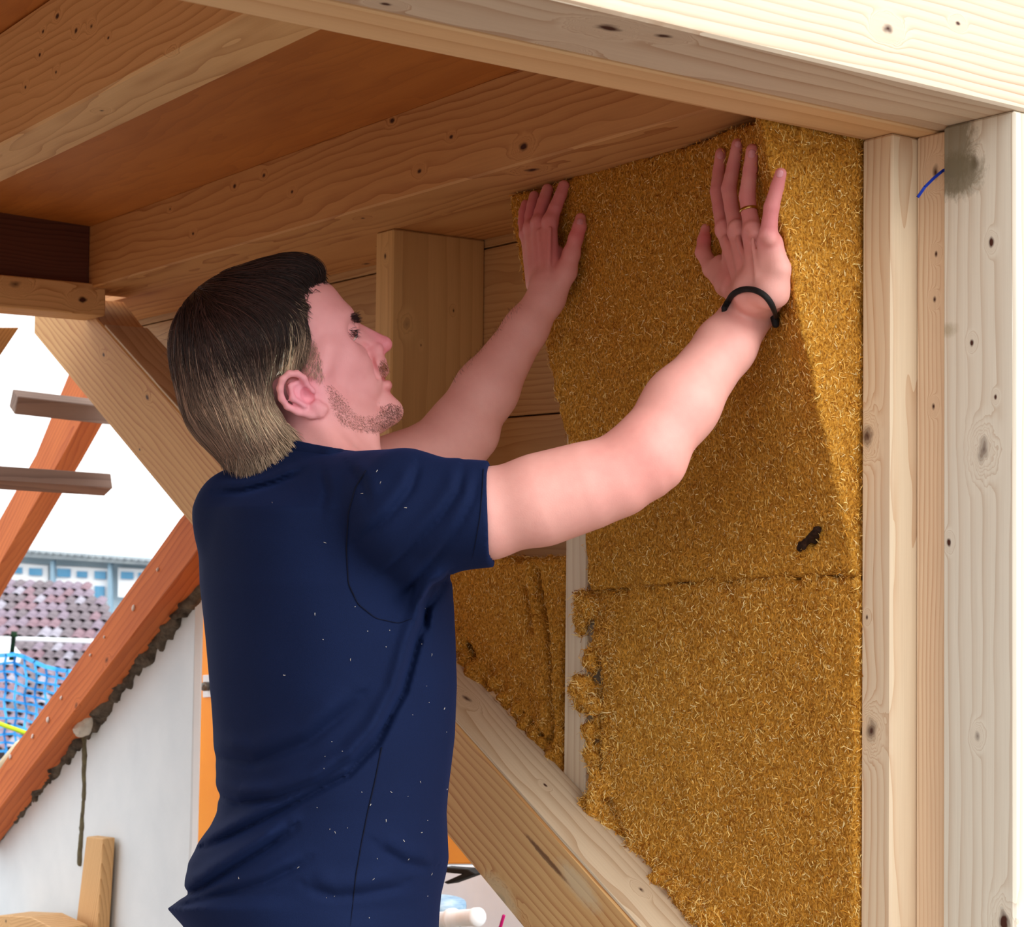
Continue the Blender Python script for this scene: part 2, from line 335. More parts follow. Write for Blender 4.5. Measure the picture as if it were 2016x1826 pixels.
def snet(sdf, lo, hi, h, B=8, pad=0.012):
    lo = np.array(lo, float); hi = np.array(hi, float); nb = np.ceil((hi - lo) / (h * B)).astype(int)
    g = np.stack(np.meshgrid(*[np.arange(n) for n in nb], indexing='ij'), -1).reshape(-1, 3)
    cen = lo + (g + 0.5) * B * h
    dc = np.concatenate([sdf(cen[i:i + 4000]) for i in range(0, len(cen), 4000)])
    g = g[np.abs(dc) < B * h * 0.95 + pad]
    N = nb * B + 2; o = np.arange(B + 1)
    off = np.stack(np.meshgrid(o, o, o, indexing='ij'), -1).reshape(-1, 3)
    gid = lambda c: ((c[:, 0] + 1) * (N[1] + 2) + c[:, 1] + 1) * (N[2] + 2) + c[:, 2] + 1
    VI, VP, Q = [], [], []
    for s_ in range(0, len(g), 40):
        gb = g[s_:s_ + 40]; idx = gb[:, None, :] * B + off[None]
        V = sdf((lo + idx.reshape(-1, 3) * h)).reshape(len(gb), B + 1, B + 1, B + 1)
        I = V < 0
        if I.all() or not I.any(): continue
        cnt = np.zeros((len(gb), B, B, B)); acc = np.zeros((len(gb), B, B, B, 3))
        for ax in range(3):
            for a in (0, 1):
                for b in (0, 1):
                    st = [0, 0, 0]; oth = [i for i in range(3) if i != ax]; st[oth[0]] = a; st[oth[1]] = b
                    s0 = tuple([slice(None)] + [slice(st[i], st[i] + B) for i in range(3)])
                    e = list(st); e[ax] = 1
                    s1 = tuple([slice(None)] + [slice(e[i], e[i] + B) for i in range(3)])
                    v0, v1 = V[s0], V[s1]; m = (v0 < 0) != (v1 < 0)
                    t = np.where(m, v0 / np.where(m, v0 - v1, 1), 0)
                    cnt += m
                    for i in range(3): acc[..., i] += m * (st[i] + (t if i == ax else 0))
        m = cnt > 0; w_ = np.argwhere(m)
        if len(w_):
            cell = gb[w_[:, 0]] * B + w_[:, 1:]
            VI.append(gid(cell)); VP.append(lo + (cell + acc[m] / cnt[m][:, None] - 0) * h - 0)
            VP[-1] = lo + (cell + acc[m] / cnt[m][:, None]) * h
        for ax in range(3):
            o1, o2 = [(1, 2), (2, 0), (0, 1)][ax]
            e = [0, 0, 0]; e[ax] = 1
            v0 = I[:, :B, :B, :B]; v1 = I[:, e[0]:e[0] + B, e[1]:e[1] + B, e[2]:e[2] + B]
            ch = np.argwhere(v0 != v1)
            if not len(ch): continue
            inside = v0[tuple(ch.T)]; c0 = gb[ch[:, 0]] * B + ch[:, 1:]
            qs = []
            for a, b in ((0, 0), (-1, 0), (-1, -1), (0, -1)):
                c = c0.copy(); c[:, o1] += a; c[:, o2] += b; qs.append(gid(c))
            q = np.stack(qs, 1); q[~inside] = q[~inside][:, ::-1]; Q.append(q)
    VI = np.concatenate(VI); VP = np.concatenate(VP); Q = np.concatenate(Q)
    u, first = np.unique(VI, return_index=True); VP = VP[first]
    p = np.clip(np.searchsorted(u, Q), 0, len(u) - 1); ok = (u[p] == Q).all(1)
    return VP, p[ok][:, ::1]
def grad(sdf, P, e=0.0012):
    G = np.stack([sdf(P + np.eye(3)[i] * e) - sdf(P - np.eye(3)[i] * e) for i in range(3)], 1)
    return G / (np.linalg.norm(G, axis=1, keepdims=True) + 1e-12)
def march(sdf, px, py, t0=1.6, t1=2.7, lift=0.0):
    px = np.atleast_1d(np.asarray(px, float)); py = np.atleast_1d(np.asarray(py, float))
    D = np.stack([(px - CX) / F, -(py - CY) / F, np.ones_like(px)], 1) @ R.T
    t = np.full(len(px), t0); hit = np.zeros(len(px), bool)
    for _ in range(70):
        d = sdf(D * t[:, None]) - lift
        hit |= d < 0.0006
        t = np.where(hit, t, t + np.maximum(d, 0.0004) * 0.8)
    return D * t[:, None], hit & (t < t1)

# ------------------------------------------------------------------ insulation batts
def bat_x(y, z):        # front face of the upper batt: pressed home on the left, still standing proud on the right
    wgt = np.clip((2.02 - y) / 0.628, 0, 1) ** 4
    dev = np.clip(z + 0.045, 0, 1) * 0.305
    return 1.478 - 0.012 * np.clip((y - 1.6) / 0.4, 0, 1) * np.clip((z + .1) / .4, 0, 1) - wgt * np.maximum(dev - 0.006, 0)
def onbat(px, py, hgt=0.0):
    X = 1.46
    for _ in range(6):
        p = onx(px, py, X); X = float(bat_x(p[1], p[2])) - hgt
    return onx(px, py, X)
def polysdf(Q, poly):
    d = np.full(len(Q), 1e9); s = np.ones(len(Q)); n = len(poly)
    for i in range(n):
        a, b = poly[i], poly[i - 1]; e = b - a; w_ = Q - a
        t = np.clip(w_ @ e / (e @ e), 0, 1); bb = w_ - t[:, None] * e; d = np.minimum(d, (bb ** 2).sum(1))
        c1 = Q[:, 1] >= a[1]; c2 = Q[:, 1] < b[1]; c3 = e[0] * w_[:, 1] > e[1] * w_[:, 0]
        al = (c1 & c2 & c3) | (~c1 & ~c2 & ~c3); s = np.where(al, -s, s)
    return s * np.sqrt(d)
def batt(name, pix, X, thick, lumps, seed, h, amp=0.006, cracks=(), xf=None, ycut=1.902, **props):
    if xf is None: xf = lambda y, z: X + 0 * y
    pts = []
    for p in pix:
        if len(p) == 3: q = np.array([0, p[1], p[2]])
        else: q = onbat(p[0], p[1]) if xf is bat_x else onx(p[0], p[1], X)
        pts.append(q[1:3])
    poly = np.array(pts); balls = [(onx(a, b_, X - c * 0.4), c) for a, b_, c in lumps]
    crk = [(np.array([onx(a, b_, X)[1:3] for a, b_ in ln]), w_, dp) for ln, w_, dp in cracks]
    def f(P):
        n1 = vnoise(P, 55, seed); n2 = vnoise(P, 140, seed + 1); n3 = vnoise(P, 18, seed + 2)
        d2 = polysdf(P[:, 1:3], poly) + n1 * amp * 0.6 + n2 * amp * 0.5
        xx = xf(P[:, 1], P[:, 2]) + n3 * 0.0035 + n1 * 0.0018
        for ln, w_, dp in crk:
            dd = np.full(len(P), 9.0)
            for i in range(len(ln) - 1):
                a, b_ = ln[i], ln[i + 1]; e = b_ - a; q = P[:, 1:3] - a; t = np.clip(q @ e / (e @ e), 0, 1)
                dd = np.minimum(dd, np.linalg.norm(q - t[:, None] * e, axis=1))
            dd = dd + n1 * w_ * 0.5 + n2 * w_ * .3
            xx = xx + dp * np.exp(-(dd / w_) ** 2) - dp * 0.22 * np.exp(-((dd - 2.4 * w_) / w_) ** 2)
        d = smax(d2, smax(xx - P[:, 0], P[:, 0] - np.where(P[:, 1] > ycut, 1.4885, xf(P[:, 1], P[:, 2]) + thick), 0.006), 0.008)
        d = smax(d, 1.3855 - P[:, 1], .002)
        for c, r_ in balls:
            d = smin(d, np.linalg.norm((P - c) * np.array([1.0, 1, 0.85]), axis=1) - r_ + n1 * r_ * 0.45 + n2 * r_ * 0.35, 0.006)
        return d
    lo = np.array([min([X - .05] + [c[0] - r_ * 1.5 for c, r_ in balls]), poly[:, 0].min() - .03, poly[:, 1].min() - .03])
    hi = np.array([X + thick + .02, poly[:, 0].max() + .03, poly[:, 1].max() + .03])
    if xf is bat_x: lo[0] = 1.27
    V, Q = snet(f, lo, hi, h, pad=0.03)
    nz = vnoise(V, 230, seed + 5) * 0.0013; G = grad(f, V, 0.004); V = V + G * nz[:, None]
    o = mesh(name, V, Q, MAT_BATT, smooth=True, group='wood-fibre insulation batts', **props)
    return o, V, Q, G
m, nt, b = base_mat('fibre_insulation', 0.95, 0.05)
t = nt.nodes.new('ShaderNodeTexCoord').outputs['Object']
n1 = NOISE(nt, MAP(nt, t, (1, 1, 0.8)), 330, 4, 0.75); n2 = NOISE(nt, t, 14, 4, 0.6); n3 = NOISE(nt, MAP(nt, t, (1, 1, .35), (3, 1, 2)), 520, 2, .5)
c = MIX(nt, MN(nt, 'MULTIPLY', MN(nt, 'SUBTRACT', n1, 0.36, clamp=True), 3.4, clamp=True), rgba((126, 70, 14)), rgba((252, 184, 76)))
c = MIX(nt, MN(nt, 'MULTIPLY', MN(nt, 'SUBTRACT', n3, 0.57, clamp=True), 4, clamp=True), c, rgba((255, 216, 130)))
c = MIX(nt, MN(nt, 'MULTIPLY', n2, 0.35), c, rgba((208, 140, 44)))
nt.links.new(c, b.inputs['Base Color']); BUMP(nt, b, n1, 0.9, 0.004); MAT_BATT = m
MAT_FIB = attr_mat('straw_fibre', 0.85, 0.1)
FIBCOL = s2l(np.array([[255, 220, 140], [244, 190, 96], [220, 152, 54], [255, 228, 166], [150, 84, 18], [232, 168, 72]]))
def fibres(V, Q, G, n, parent, lmin=0.005, lmax=0.013, width=0.0005, out=0.35, seed=1, keep=None):
    r = np.random.RandomState(seed); tri = V[Q]; a = np.linalg.norm(np.cross(tri[:, 2] - tri[:, 0], tri[:, 3] - tri[:, 1]), axis=1)
    cen = tri.mean(1); g = G[Q[:, 0]]
    vis = (g @ np.array([0.581, 0.814, 0.04]) < 0.25); a = a * vis
    if keep is not None: a = a * keep(cen)
    idx = r.choice(len(Q), n, p=a / a.sum()); c = cen[idx] + r.normal(0, 0.0018, (n, 3)); nn = g[idx]
    d = r.normal(0, 1, (n, 3)) * np.array([1, 1, 1.25]); d -= (d * nn).sum(1, keepdims=True) * nn * 1.0
    d /= np.linalg.norm(d, axis=1, keepdims=True); d = d + nn * r.uniform(0, out, (n, 1)); d /= np.linalg.norm(d, axis=1, keepdims=True)
    L = r.uniform(lmin, lmax, (n, 1)) * r.choice([.55, 1, 1.35], (n, 1), p=[.5, .4, .1]); bend = r.normal(0, 0.16, (n, 3)) * L
    s_ = np.cross(d, nn + r.normal(0, .3, (n, 3))); s_ /= np.linalg.norm(s_, axis=1, keepdims=True) + 1e-9
    wd = width * r.uniform(0.5, 1.5, (n, 1)); base = c + nn * 0.0009
    p0, p1, p2 = base - d * L / 2, base + bend + nn * .0006, base + d * L / 2
    up = nn * wd
    VV = np.stack([p0 - s_ * wd * .5, p0 + s_ * wd * .5, p1 - s_ * wd, p1 + s_ * wd, p1 + up, p2 - s_ * wd * .4, p2 + s_ * wd * .4], 1).reshape(-1, 3)
    base_i = np.arange(n)[:, None] * 7
    T = np.concatenate([base_i + np.array([q]) for q in ((0, 1, 4), (0, 4, 2), (1, 3, 4), (2, 4, 5), (4, 3, 6), (4, 6, 5))])
    cc = np.repeat(FIBCOL[r.choice(6, n, p=[.22, .26, .2, .08, .12, .12])] * r.uniform(.8, 1.1, (n, 1)), 7, axis=0)
    o = mesh('straw_fibres', VV, T, MAT_FIB, colors=cc, kind='stuff'); attach(o, parent); return o

upper_pix = [(1001, 383), (1040, 377), (1120, 352), (1142, 340), (1220, 320), (1300, 298), (1440, 252), (1490, 236), (0, 1.47, .500), (0, 1.42, .496), (0, 1.388, .494), (0, 1.388, 0.2), (0, 1.388, -0.052),
             (1560, 1134), (1450, 1140), (1300, 1150), (1160, 1166), (1150, 1080), (1145, 1000), (1125, 930), (1112, 860), (1098, 820), (1090, 760), (1062, 670), (1030, 560), (1010, 450)]
o, V, Q, G = batt('insulation_batt', upper_pix, 1.47, 0.20, [], 3, 0.0042, amp=0.004, xf=bat_x,
    cracks=[([(1590, 1070), (1600, 1060)], 0.004, 0.012)],
    label='upper golden wood-fibre batt being pressed in by both hands of the man', category='insulation')
fibres(V, Q, G, 30000, o, seed=2, lmax=.0105); UB = (V, Q, G)
lower_pix = [(1160, 1163), (1300, 1147), (1450, 1137), (1560, 1131), (0, 1.376, -0.050), (0, 1.376, -0.30), (0, 1.376, -0.72), (0, 1.45, -0.575), (1430, 1830), (1405, 1795), (1360, 1790), (1325, 1770), (1290, 1740), (1255, 1700), (1215, 1690), (1190, 1640), (1165, 1590), (1160, 1540), (1168, 1480), (1162, 1400), (1172, 1330), (1160, 1290), (1166, 1240), (1156, 1200)]
lump = [(1150, 1195, .016), (1143, 1222, .013), (1163, 1300, .012), (1148, 1350, .015), (1145, 1378, .015), (1168, 1395, .012), (1160, 1440, .011), (1162, 1490, .010), (1170, 1520, .011), (1178, 1560, .014), (1155, 1580, .012), (1150, 1610, .014), (1138, 1632, .009), (1175, 1600, .013), (1192, 1640, .014), (1203, 1668, .011), (1232, 1690, .013), (1250, 1705, .010), (1300, 1728, .014), (1330, 1745, .011), (1345, 1778, .014), (1372, 1792, .014), (1396, 1806, .014), (1415, 1822, .013)]
rr = np.random.RandomState(5)
lump += [(a + rr.normal(0, 10), b_ + rr.normal(0, 12), c_ * rr.uniform(.35, .6)) for a, b_, c_ in lump for _ in range(2)]
o, V, Q, G = batt('insulation_batt', lower_pix, 1.484, 0.16, lump, 8, 0.0042, amp=0.016,
    cracks=[([(1176, 1290), (1182, 1400), (1176, 1500), (1190, 1570), (1230, 1650)], 0.006, 0.014)],
    label='lower large wood-fibre batt with a crumbling left edge, filling the wall bay below the seam', category='insulation')
fibres(V, Q, G, 30000, o, seed=3, lmax=.0115)
fibres(V, Q, G, 3500, o, seed=33, out=1.6, lmin=.007, lmax=.015, keep=lambda c: (lambda q: (q[0] < 1215 + np.clip(q[1] - 1600, 0, 400) * .95).astype(float))(proj(c)))
small_pix = [(840, 1112), (900, 1110), (960, 1106), (1020, 1104), (1110, 1102), (1108, 1200), (1106, 1350), (1103, 1505), (1090, 1490), (1060, 1455), (1020, 1400), (985, 1370), (960, 1345), (935, 1320), (915, 1300), (880, 1270), (840, 1230)]
lump = [(905, 1265, .012), (915, 1300, .012), (935, 1325, .015), (945, 1345, .012), (975, 1350, .011), (995, 1378, .011), (1020, 1400, .010), (1035, 1425, .012), (1050, 1445, .014), (1065, 1465, .011), (1085, 1490, .012), (1093, 1512, .012)]
lump += [(a + rr.normal(0, 9), b_ + rr.normal(0, 9), c_ * rr.uniform(.35, .6)) for a, b_, c_ in lump for _ in range(2)]
o, V, Q, G = batt('insulation_batt', small_pix, 1.500, 0.15, lump, 12, 0.0042, amp=0.013,
    cracks=[([(1058, 1130), (1065, 1190), (1075, 1250), (1082, 1330), (1085, 1450)], 0.007, 0.035), ([(1035, 1160), (1045, 1240)], 0.006, 0.014), ([(905, 1250), (930, 1290), (945, 1325)], 0.006, 0.02), ([(1010, 1390), (1060, 1440), (1090, 1480)], .006, .018)],
    ycut=9, label='small cracked wood-fibre piece in the left bay beside the man\'s chest', category='insulation')
fibres(V, Q, G, 9000, o, seed=4, lmax=.010)
# dark burnt-looking clump on the upper batt
sh = Shape(); 
for i in range(9):
    c0 = onbat(1575 + i * 4.6, 1078 - i * 4.2 + rr.normal(0, 2), 0.004); sh.add(Cone(c0, c0 + rr.normal(0, .003, 3), .0045, .003), 0.002)
cc = sh.items[0][0].a
V, Q = snet(sh, cc - .08, cc + .08, 0.0016)
mesh('dark_bark_shred', V, Q, plain('charred_bark', (60, 36, 22), (22, 14, 10), 200, bump=.5), smooth=True, label='small dark bark shred lying on the upper insulation batt, right side', category='bark')

# ------------------------------------------------------------------ view out of the dormer: old roof timbers, gable wall, neighbours
RED = dict(light=(222, 124, 66), dark=(160, 66, 36), freq=60, contrast=0.5, warp=0.06, blot=0.3, rough=0.7)
def xprism(name, pix, X, dx, grain_px, style, **kw):
    g = onx(*grain_px[1], X) - onx(*grain_px[0], X)
    return timber(name, [onx(a, b_, X) for a, b_ in pix], (dx, 0, 0), g, style, **kw)
xprism('red_rafter', [(164, 700), (185, 765), (160, 831), (119, 906), (0, 1111), (-60, 1215), (-60, 1125), (0, 1021), (71, 895), (132, 744), (150, 702)], 1.78, 0.065, [(0, 1021), (132, 744)], RED, seed=30,
    label='reddish roof rafter crossed by two grey laths outside at the left', category='rafter', group='old red roof rafters')
RAF2 = xprism('red_rafter', [(404, 1062), (378, 1100), (246, 1271), (0, 1593), (-60, 1672), (-60, 1590), (0, 1513), (28, 1470), (123, 1343), (215, 1215), (298, 1100), (354, 1021), (385, 985)], 1.52, 0.075, [(0, 1513), (298, 1100)], RED, seed=31,
    knots=[(onx(150, 1390, 1.52), .01, .6), (onx(210, 1300, 1.52), .01, .6)],
    label='long orange-red rafter slanting along the top of the white gable wall', category='rafter', group='old red roof rafters')
paint = plain('paint_splash', (240, 228, 220), (220, 200, 190), 60)
for i, (a, b_, r_) in enumerate([(94, 1417, .009), (262, 1197, .009), (178, 1290, .005), (310, 1122, .005), (20, 1490, .008), (64, 1450, .007), (120, 1375, .006), (205, 1255, .005)]):
    c0 = onx(a, b_, 1.518); S = Shape(); S.add(Ell(c0, np.array([[1, 0, 0], [0, .8, -.6], [0, .6, .8]]), (.003, r_, r_ * .7)), .002); S.post = lambda P, d: d + vnoise(P, 160, i) * .0016
    V, Q = snet(S, c0 - .02, c0 + .02, .0018); o = mesh('paint_spot', V, Q, paint, smooth=True); o.parent = RAF2; o.matrix_parent_inverse = RAF2.matrix_basis.inverted()
GREY = dict(light=(160, 138, 126), dark=(104, 84, 78), freq=60, contrast=0.5, warp=0.04, blot=0.3, rough=0.85)
def lath(pixL, pixR, Y, hgt, dep, seed, tilt, **kw):
    a = ony(*pixL, Y); b_ = ony(*pixR, Y); b_[2] = a[2] + (b_[2] - a[2])
    u = np.array([0, dep * math.cos(tilt), -dep * math.sin(tilt)]); v = np.array([0, hgt * math.sin(tilt), hgt * math.cos(tilt)])
    timber('roof_lath', [a, a + u, a + u + v, a + v], b_ - a, AX, GREY, seed=seed, bevel=.002, group='grey roof laths', **kw)
lath((28, 816), (225, 838), 4.25, 0.050, 0.045, 32, -0.5, label='upper grey roof lath ending freely in front of the sky', category='lath')
lath((-70, 943), (222, 962), 4.05, 0.040, 0.055, 33, 0.35, label='lower grey roof lath with its sawn end in front of the sky', category='lath')
# gable wall
plas = plain('lime_plaster', (238, 246, 252), (222, 232, 240), 3.0, 0.9, 0.25, bscale=40)
wallpix = [(-60, 1700), (0, 1618), (165, 1420), (262, 1300), (385, 1150), (385, 1150), (375, 1650), (366, 1830), (366, 2100), (-60, 2100)]
xprism('gable_wall', wallpix, 1.60, 0.02, [(0, 1513), (298, 1100)], dict(mat=plas), bevel=.004, kind='structure')
mort = plain('rough_mortar', (120, 110, 98), (50, 44, 40), 40, 0.95, 0.9)
def strip_sdf(name, pts, X, r, seed, mat, h=.006, **kw):
    S = Shape(); P3 = [onx(a, b_, X) for a, b_ in pts]
    for i in range(len(P3) - 1): S.add(Cone(P3[i], P3[i + 1], r, r), .004)
    S.post = lambda P, d: d + vnoise(P, 40, seed) * r * .5 + vnoise(P, 110, seed) * r * .25
    A_ = np.array(P3); V, Q = snet(S, A_.min(0) - r * 2.5, A_.max(0) + r * 2.5, h, pad=.02); return mesh(name, V, Q, mat, smooth=True, **kw)
strip_sdf('mortar_bed', [(-50, 1700), (0, 1632), (62, 1562), (136, 1478), (208, 1388), (270, 1310), (336, 1230), (396, 1150)], 1.60, 0.026, 4, mort, label='dark crumbly mortar edge between the orange-red rafter and the white wall', category='mortar')
strip_sdf('wall_crack', [(170, 1440), (168, 1560), (160, 1690), (158, 1700)], 1.602, 0.010, 6, plain('crack_filling', (122, 116, 88), (90, 84, 70), 60, bump=.5), label='upright grey-green joint in the white gable wall', category='joint')
strip_sdf('foam_blob', [(172, 1400), (168, 1432), (160, 1440)], 1.575, 0.020, 7, plain('foam', (226, 220, 208), (200, 190, 176), 50, bump=.4), h=.004, label='pale mortar blob where the upright wall joint meets the rafter', category='mortar')
xprism('leaning_plank', [(170, 1648), (203, 1652), (188, 1900), (140, 1900)], 1.56, 0.03, [(150, 1826), (180, 1650)], WARML, seed=34, label='small upright plank leaning against the white gable wall', category='plank')
xprism('plank_end', [(-60, 1812), (0, 1803), (60, 1806), (108, 1830), (108, 1900), (-60, 1900)], 1.45, 0.08, [(-50, 1860), (80, 1830)], WARML, seed=35, knots=[(onx(12, 1815, 1.45), .008, 1)], label='rough light plank lying at the bottom left picture corner', category='plank')
# orange panel and what shows under the rafter
org = plain('orange_paint', (255, 160, 18), (246, 146, 12), 4, 0.5, spec=.4)
dr = xprism('orange_door', [(360, 1100), (980, 1100), (980, 1702), (360, 1702)], 1.95, 0.04, [(500, 1600), (500, 1200)], dict(mat=org), bevel=.003, label='orange door leaf behind the man, edge of the white gable wall', category='door')
pl = xprism('latch_plate', [(399, 1330), (432, 1328), (432, 1372), (399, 1374)], 1.944, 0.006, [(410, 1370), (410, 1330)], dict(mat=plain('white_enamel', (236, 238, 240), (222, 224, 228), 20, .4)), bevel=.001)
def under(ch, pa): ch.parent = pa; ch.matrix_parent_inverse = pa.matrix_basis.inverted()
under(pl, dr)
V0 = onx(409, 1352, 1.94)
def lathe(name, a, b_, prof, mat, n=20, parent=None, **kw):
    a = np.array(a, float); b_ = np.array(b_, float); ax = nrm(b_ - a); u = nrm(np.cross(ax, [0.3, 0.2, 0.9])); v = np.cross(ax, u); L = np.linalg.norm(b_ - a)
    V = [a + ax * L * t_ + (u * math.cos(q) + v * math.sin(q)) * r_ for t_, r_ in prof for q in np.linspace(0, 2 * math.pi, n, endpoint=False)]
    Fs = [(i * n + j, i * n + (j + 1) % n, (i + 1) * n + (j + 1) % n, (i + 1) * n + j) for i in range(len(prof) - 1) for j in range(n)]
    Fs += [tuple(range(n))[::-1], tuple(range((len(prof) - 1) * n, len(prof) * n))]
    o = mesh(name, V, Fs, mat, smooth=True, **kw)
    if parent is not None: under(o, parent)
    return o
steel = plain('dull_steel', (120, 118, 112), (90, 88, 84), 60, 0.35, metal=.8)
kb = lathe('keyhole_knob', V0 + [0.002, 0, 0], V0 - [0.02, 0, 0], [(0, .012), (.6, .012), (.9, .009), (1, .004)], steel, parent=dr)
white = plain('white_plastic', (240, 243, 246), (226, 232, 240), 6, .5)
xprism('black_rail', [(868, 1708), (918, 1712), (935, 1722), (880, 1742), (872, 1738), (908, 1722), (866, 1718)], 2.05, 0.03, [(868, 1712), (918, 1716)], dict(mat=plain('black_rubber', (30, 28, 28), (20, 20, 20), 20)), bevel=.002, label='black strap end under the orange door, right of the shirt', category='strap')
lathe('white_pipe', onx(862, 1812, 2.2), onx(942, 1806, 2.2), [(0, .018), (.30, .018), (.31, .024), (.4, .024), (.41, .019), (.9, .019), (.91, .021), (1, .021)], white, label='short white plastic pipe low behind the man at the right of his shirt', category='pipe')
lathe('blue_bucket', onx(862, 1860, 2.3), onx(866, 1775, 2.3), [(0, .05), (.8, .06), (.82, .066), (.9, .066), (1, .064)], plain('blue_grey_plastic', (70, 120, 160), (190, 210, 220), 14, .5), label='blue and white tub, mostly hidden behind the shirt hem', category='bucket')
lathe('magenta_cord', onx(978, 1850, 2.0), onx(992, 1803, 2.0), [(0, .0035), (1, .0035)], plain('magenta', (190, 20, 110), (160, 10, 90), 30), n=10, label='magenta cord hanging below the diagonal rafter', category='cord')
xprism('pale_tarpaulin', [(840, 1706), (1100, 1706), (1100, 2000), (840, 2000)], 2.6, 0.02, [(860, 1900), (860, 1800)], dict(mat=plain('tarpaulin', (226, 234, 246), (206, 216, 232), 3, .6, .3)), bevel=.002, label='pale blue-white sheet seen through the gap below the diagonal rafter', category='tarpaulin')

# neighbour house
hw = empty('neighbour_house', wp(200, 1300, 60), label='pale house with white-framed windows under a thin eave in the distance', category='house')
def quad_slab(name, pix, ds, th, mat, parent=None, **kw):
    f = [wp(a, b_, d) for (a, b_), d in zip(pix, ds)]; n = len(f); e = FW * th
    Vs = f + [p + e for p in f]; Fs = [tuple(range(n)), tuple(range(2 * n - 1, n - 1, -1))] + [(i, n + i, n + (i + 1) % n, (i + 1) % n) for i in range(n)]
    o = mesh(name, Vs, Fs, mat, **kw)
    if parent is not None: attach(o, parent)
    return o
hwall = plain('pale_blue_render', (196, 216, 228), (180, 204, 218), .3, .9)
wfr = plain('white_window_frame', (246, 248, 250), (236, 240, 244), 1, .6)
glass = plain('window_glass', (70, 134, 178), (110, 170, 205), .9, .15, spec=.6)
quad_slab('wall', [(-80, 1092), (420, 1110), (420, 1420), (-80, 1420)], [60] * 4, 3, hwall, hw)
quad_slab('eave', [(-80, 1080), (60, 1088), (300, 1106), (430, 1112), (430, 1119), (300, 1114), (60, 1098), (-80, 1090)], [59] * 8, 1.5, plain('grey_eave', (150, 160, 165), (120, 130, 138), 2), hw)
for i in range(40):
    a = 45 + i * 7; y_ = 1087 + (a - 45) * .078
    if i % 2 == 0: quad_slab('eave_tile', [(a, y_), (a + 2, y_ - 3), (a + 5, y_ - 3), (a + 7, y_)], [58.9] * 4, .4, bpy.data.materials['grey_eave'], hw)
for a, y_ in ((103, 0), (216, 0)):
    quad_slab('downpipe', [(a - 4, 1104), (a + 3, 1104), (a + 3, 1230), (a - 4, 1230)], [59.3] * 4, .3, plain('pipe_grey', (150, 180, 200), (140, 170, 190), 1), hw)
def window(fr, panes):
    fo = quad_slab('window', fr, [59.6] * len(fr), .5, wfr, hw)
    for x0, y0_, x1, y1_ in panes:
        p = quad_slab('pane', [(x0, y0_), (x1, y0_ + 1), (x1, y1_ + 1), (x0, y1_)], [59.5] * 4, .2, glass); p.parent = fo; p.matrix_parent_inverse = fo.matrix_parent_inverse @ Matrix.Identity(4)
        p.matrix_parent_inverse = Matrix.Identity(4); 
window([(20, 1108), (94, 1114), (94, 1147), (20, 1142)], [(27, 1117, 43, 1129), (57, 1119, 82, 1133)])
window([(106, 1114), (214, 1120), (214, 1200), (106, 1150)], [(112, 1120, 138, 1136), (151, 1125, 171, 1137), (186, 1125, 208, 1140), (162, 1151, 173, 1168), (186, 1154, 205, 1189)])
window([(232, 1118), (300, 1122), (300, 1180), (232, 1176)], [(238, 1126, 262, 1140), (272, 1128, 292, 1142)])
# tiled roofs: each tile an arched piece of its own
tmats = [plain('roof_tile_%s' % n_, c1, c2, 3, .85, .2) for n_, c1, c2 in (('mauve', (150, 136, 150), (116, 104, 120)), ('grey', (132, 122, 128), (96, 88, 96)), ('lichen', (172, 170, 182), (140, 136, 150)), ('red', (150, 124, 134), (118, 94, 104)))]
def tile_mesh(wd, ln, mat):
    V, Fs = [], []; n = 6
    for e, zz in ((0, 0), (1, 0)):
        for th in (0, -.25):
            for i in range(n + 1):
                t_ = i / n; V.append((t_ * wd * 1.04, e * ln * 1.15, (.30 * wd * math.sin(math.pi * t_) if t_ < 1 else 0) + th * wd * .3 + (0.10 * wd if e == 0 else -0.02)))
    m_ = n + 1
    for i in range(n):
        Fs += [(i, i + 1, 2 * m_ + i + 1, 2 * m_ + i), (m_ + i, 3 * m_ + i, 3 * m_ + i + 1, m_ + i + 1), (i, m_ + i, m_ + i + 1, i + 1), (2 * m_ + i, 2 * m_ + i + 1, 3 * m_ + i + 1, 3 * m_ + i)]
    me = bpy.data.meshes.new('roof_tile'); me.from_pydata(V, [], Fs); me.materials.append(mat); me.update(); return me
def tiled_roof(name, p00, p10, p01, nr, nc, clip=None, base=None, **kw):
    root = empty(name, p00, **kw); a = (p10 - p00) / nc; u = (p01 - p00) / nr; nn = nrm(np.cross(a, u)); nn = nn if nn @ FW < 0 else -nn
    wd, ln = np.linalg.norm(a), np.linalg.norm(u); ms = [tile_mesh(wd, ln, m_) for m_ in tmats]; r = np.random.RandomState(nr * 7)
    f = [p00 - a, p10 + a, p10 + a + (p01 - p00), p01 - a]
    for j in range(nr):
        for i in range(nc):
            p = p00 + a * i + u * j; X_, Y_, _ = proj(p + (a + u) * .5)
            if clip and not clip(X_, Y_): continue
            o = bpy.data.objects.new('tile', ms[r.choice(4, p=[.38, .32, .1, .2])]); col(o)
            A_, U_ = nrm(a), nrm(u); p = p + nn * r.uniform(0, .02)
            if np.cross(A_, U_) @ nn < 0: p = p + a; A_ = -A_
            o.matrix_world = Matrix([[A_[0], U_[0], nn[0], p[0]], [A_[1], U_[1], nn[1], p[1]], [A_[2], U_[2], nn[2], p[2]], [0, 0, 0, 1]])
            o.parent = root; o.matrix_parent_inverse = Matrix.Translation(-root.location)
    return root
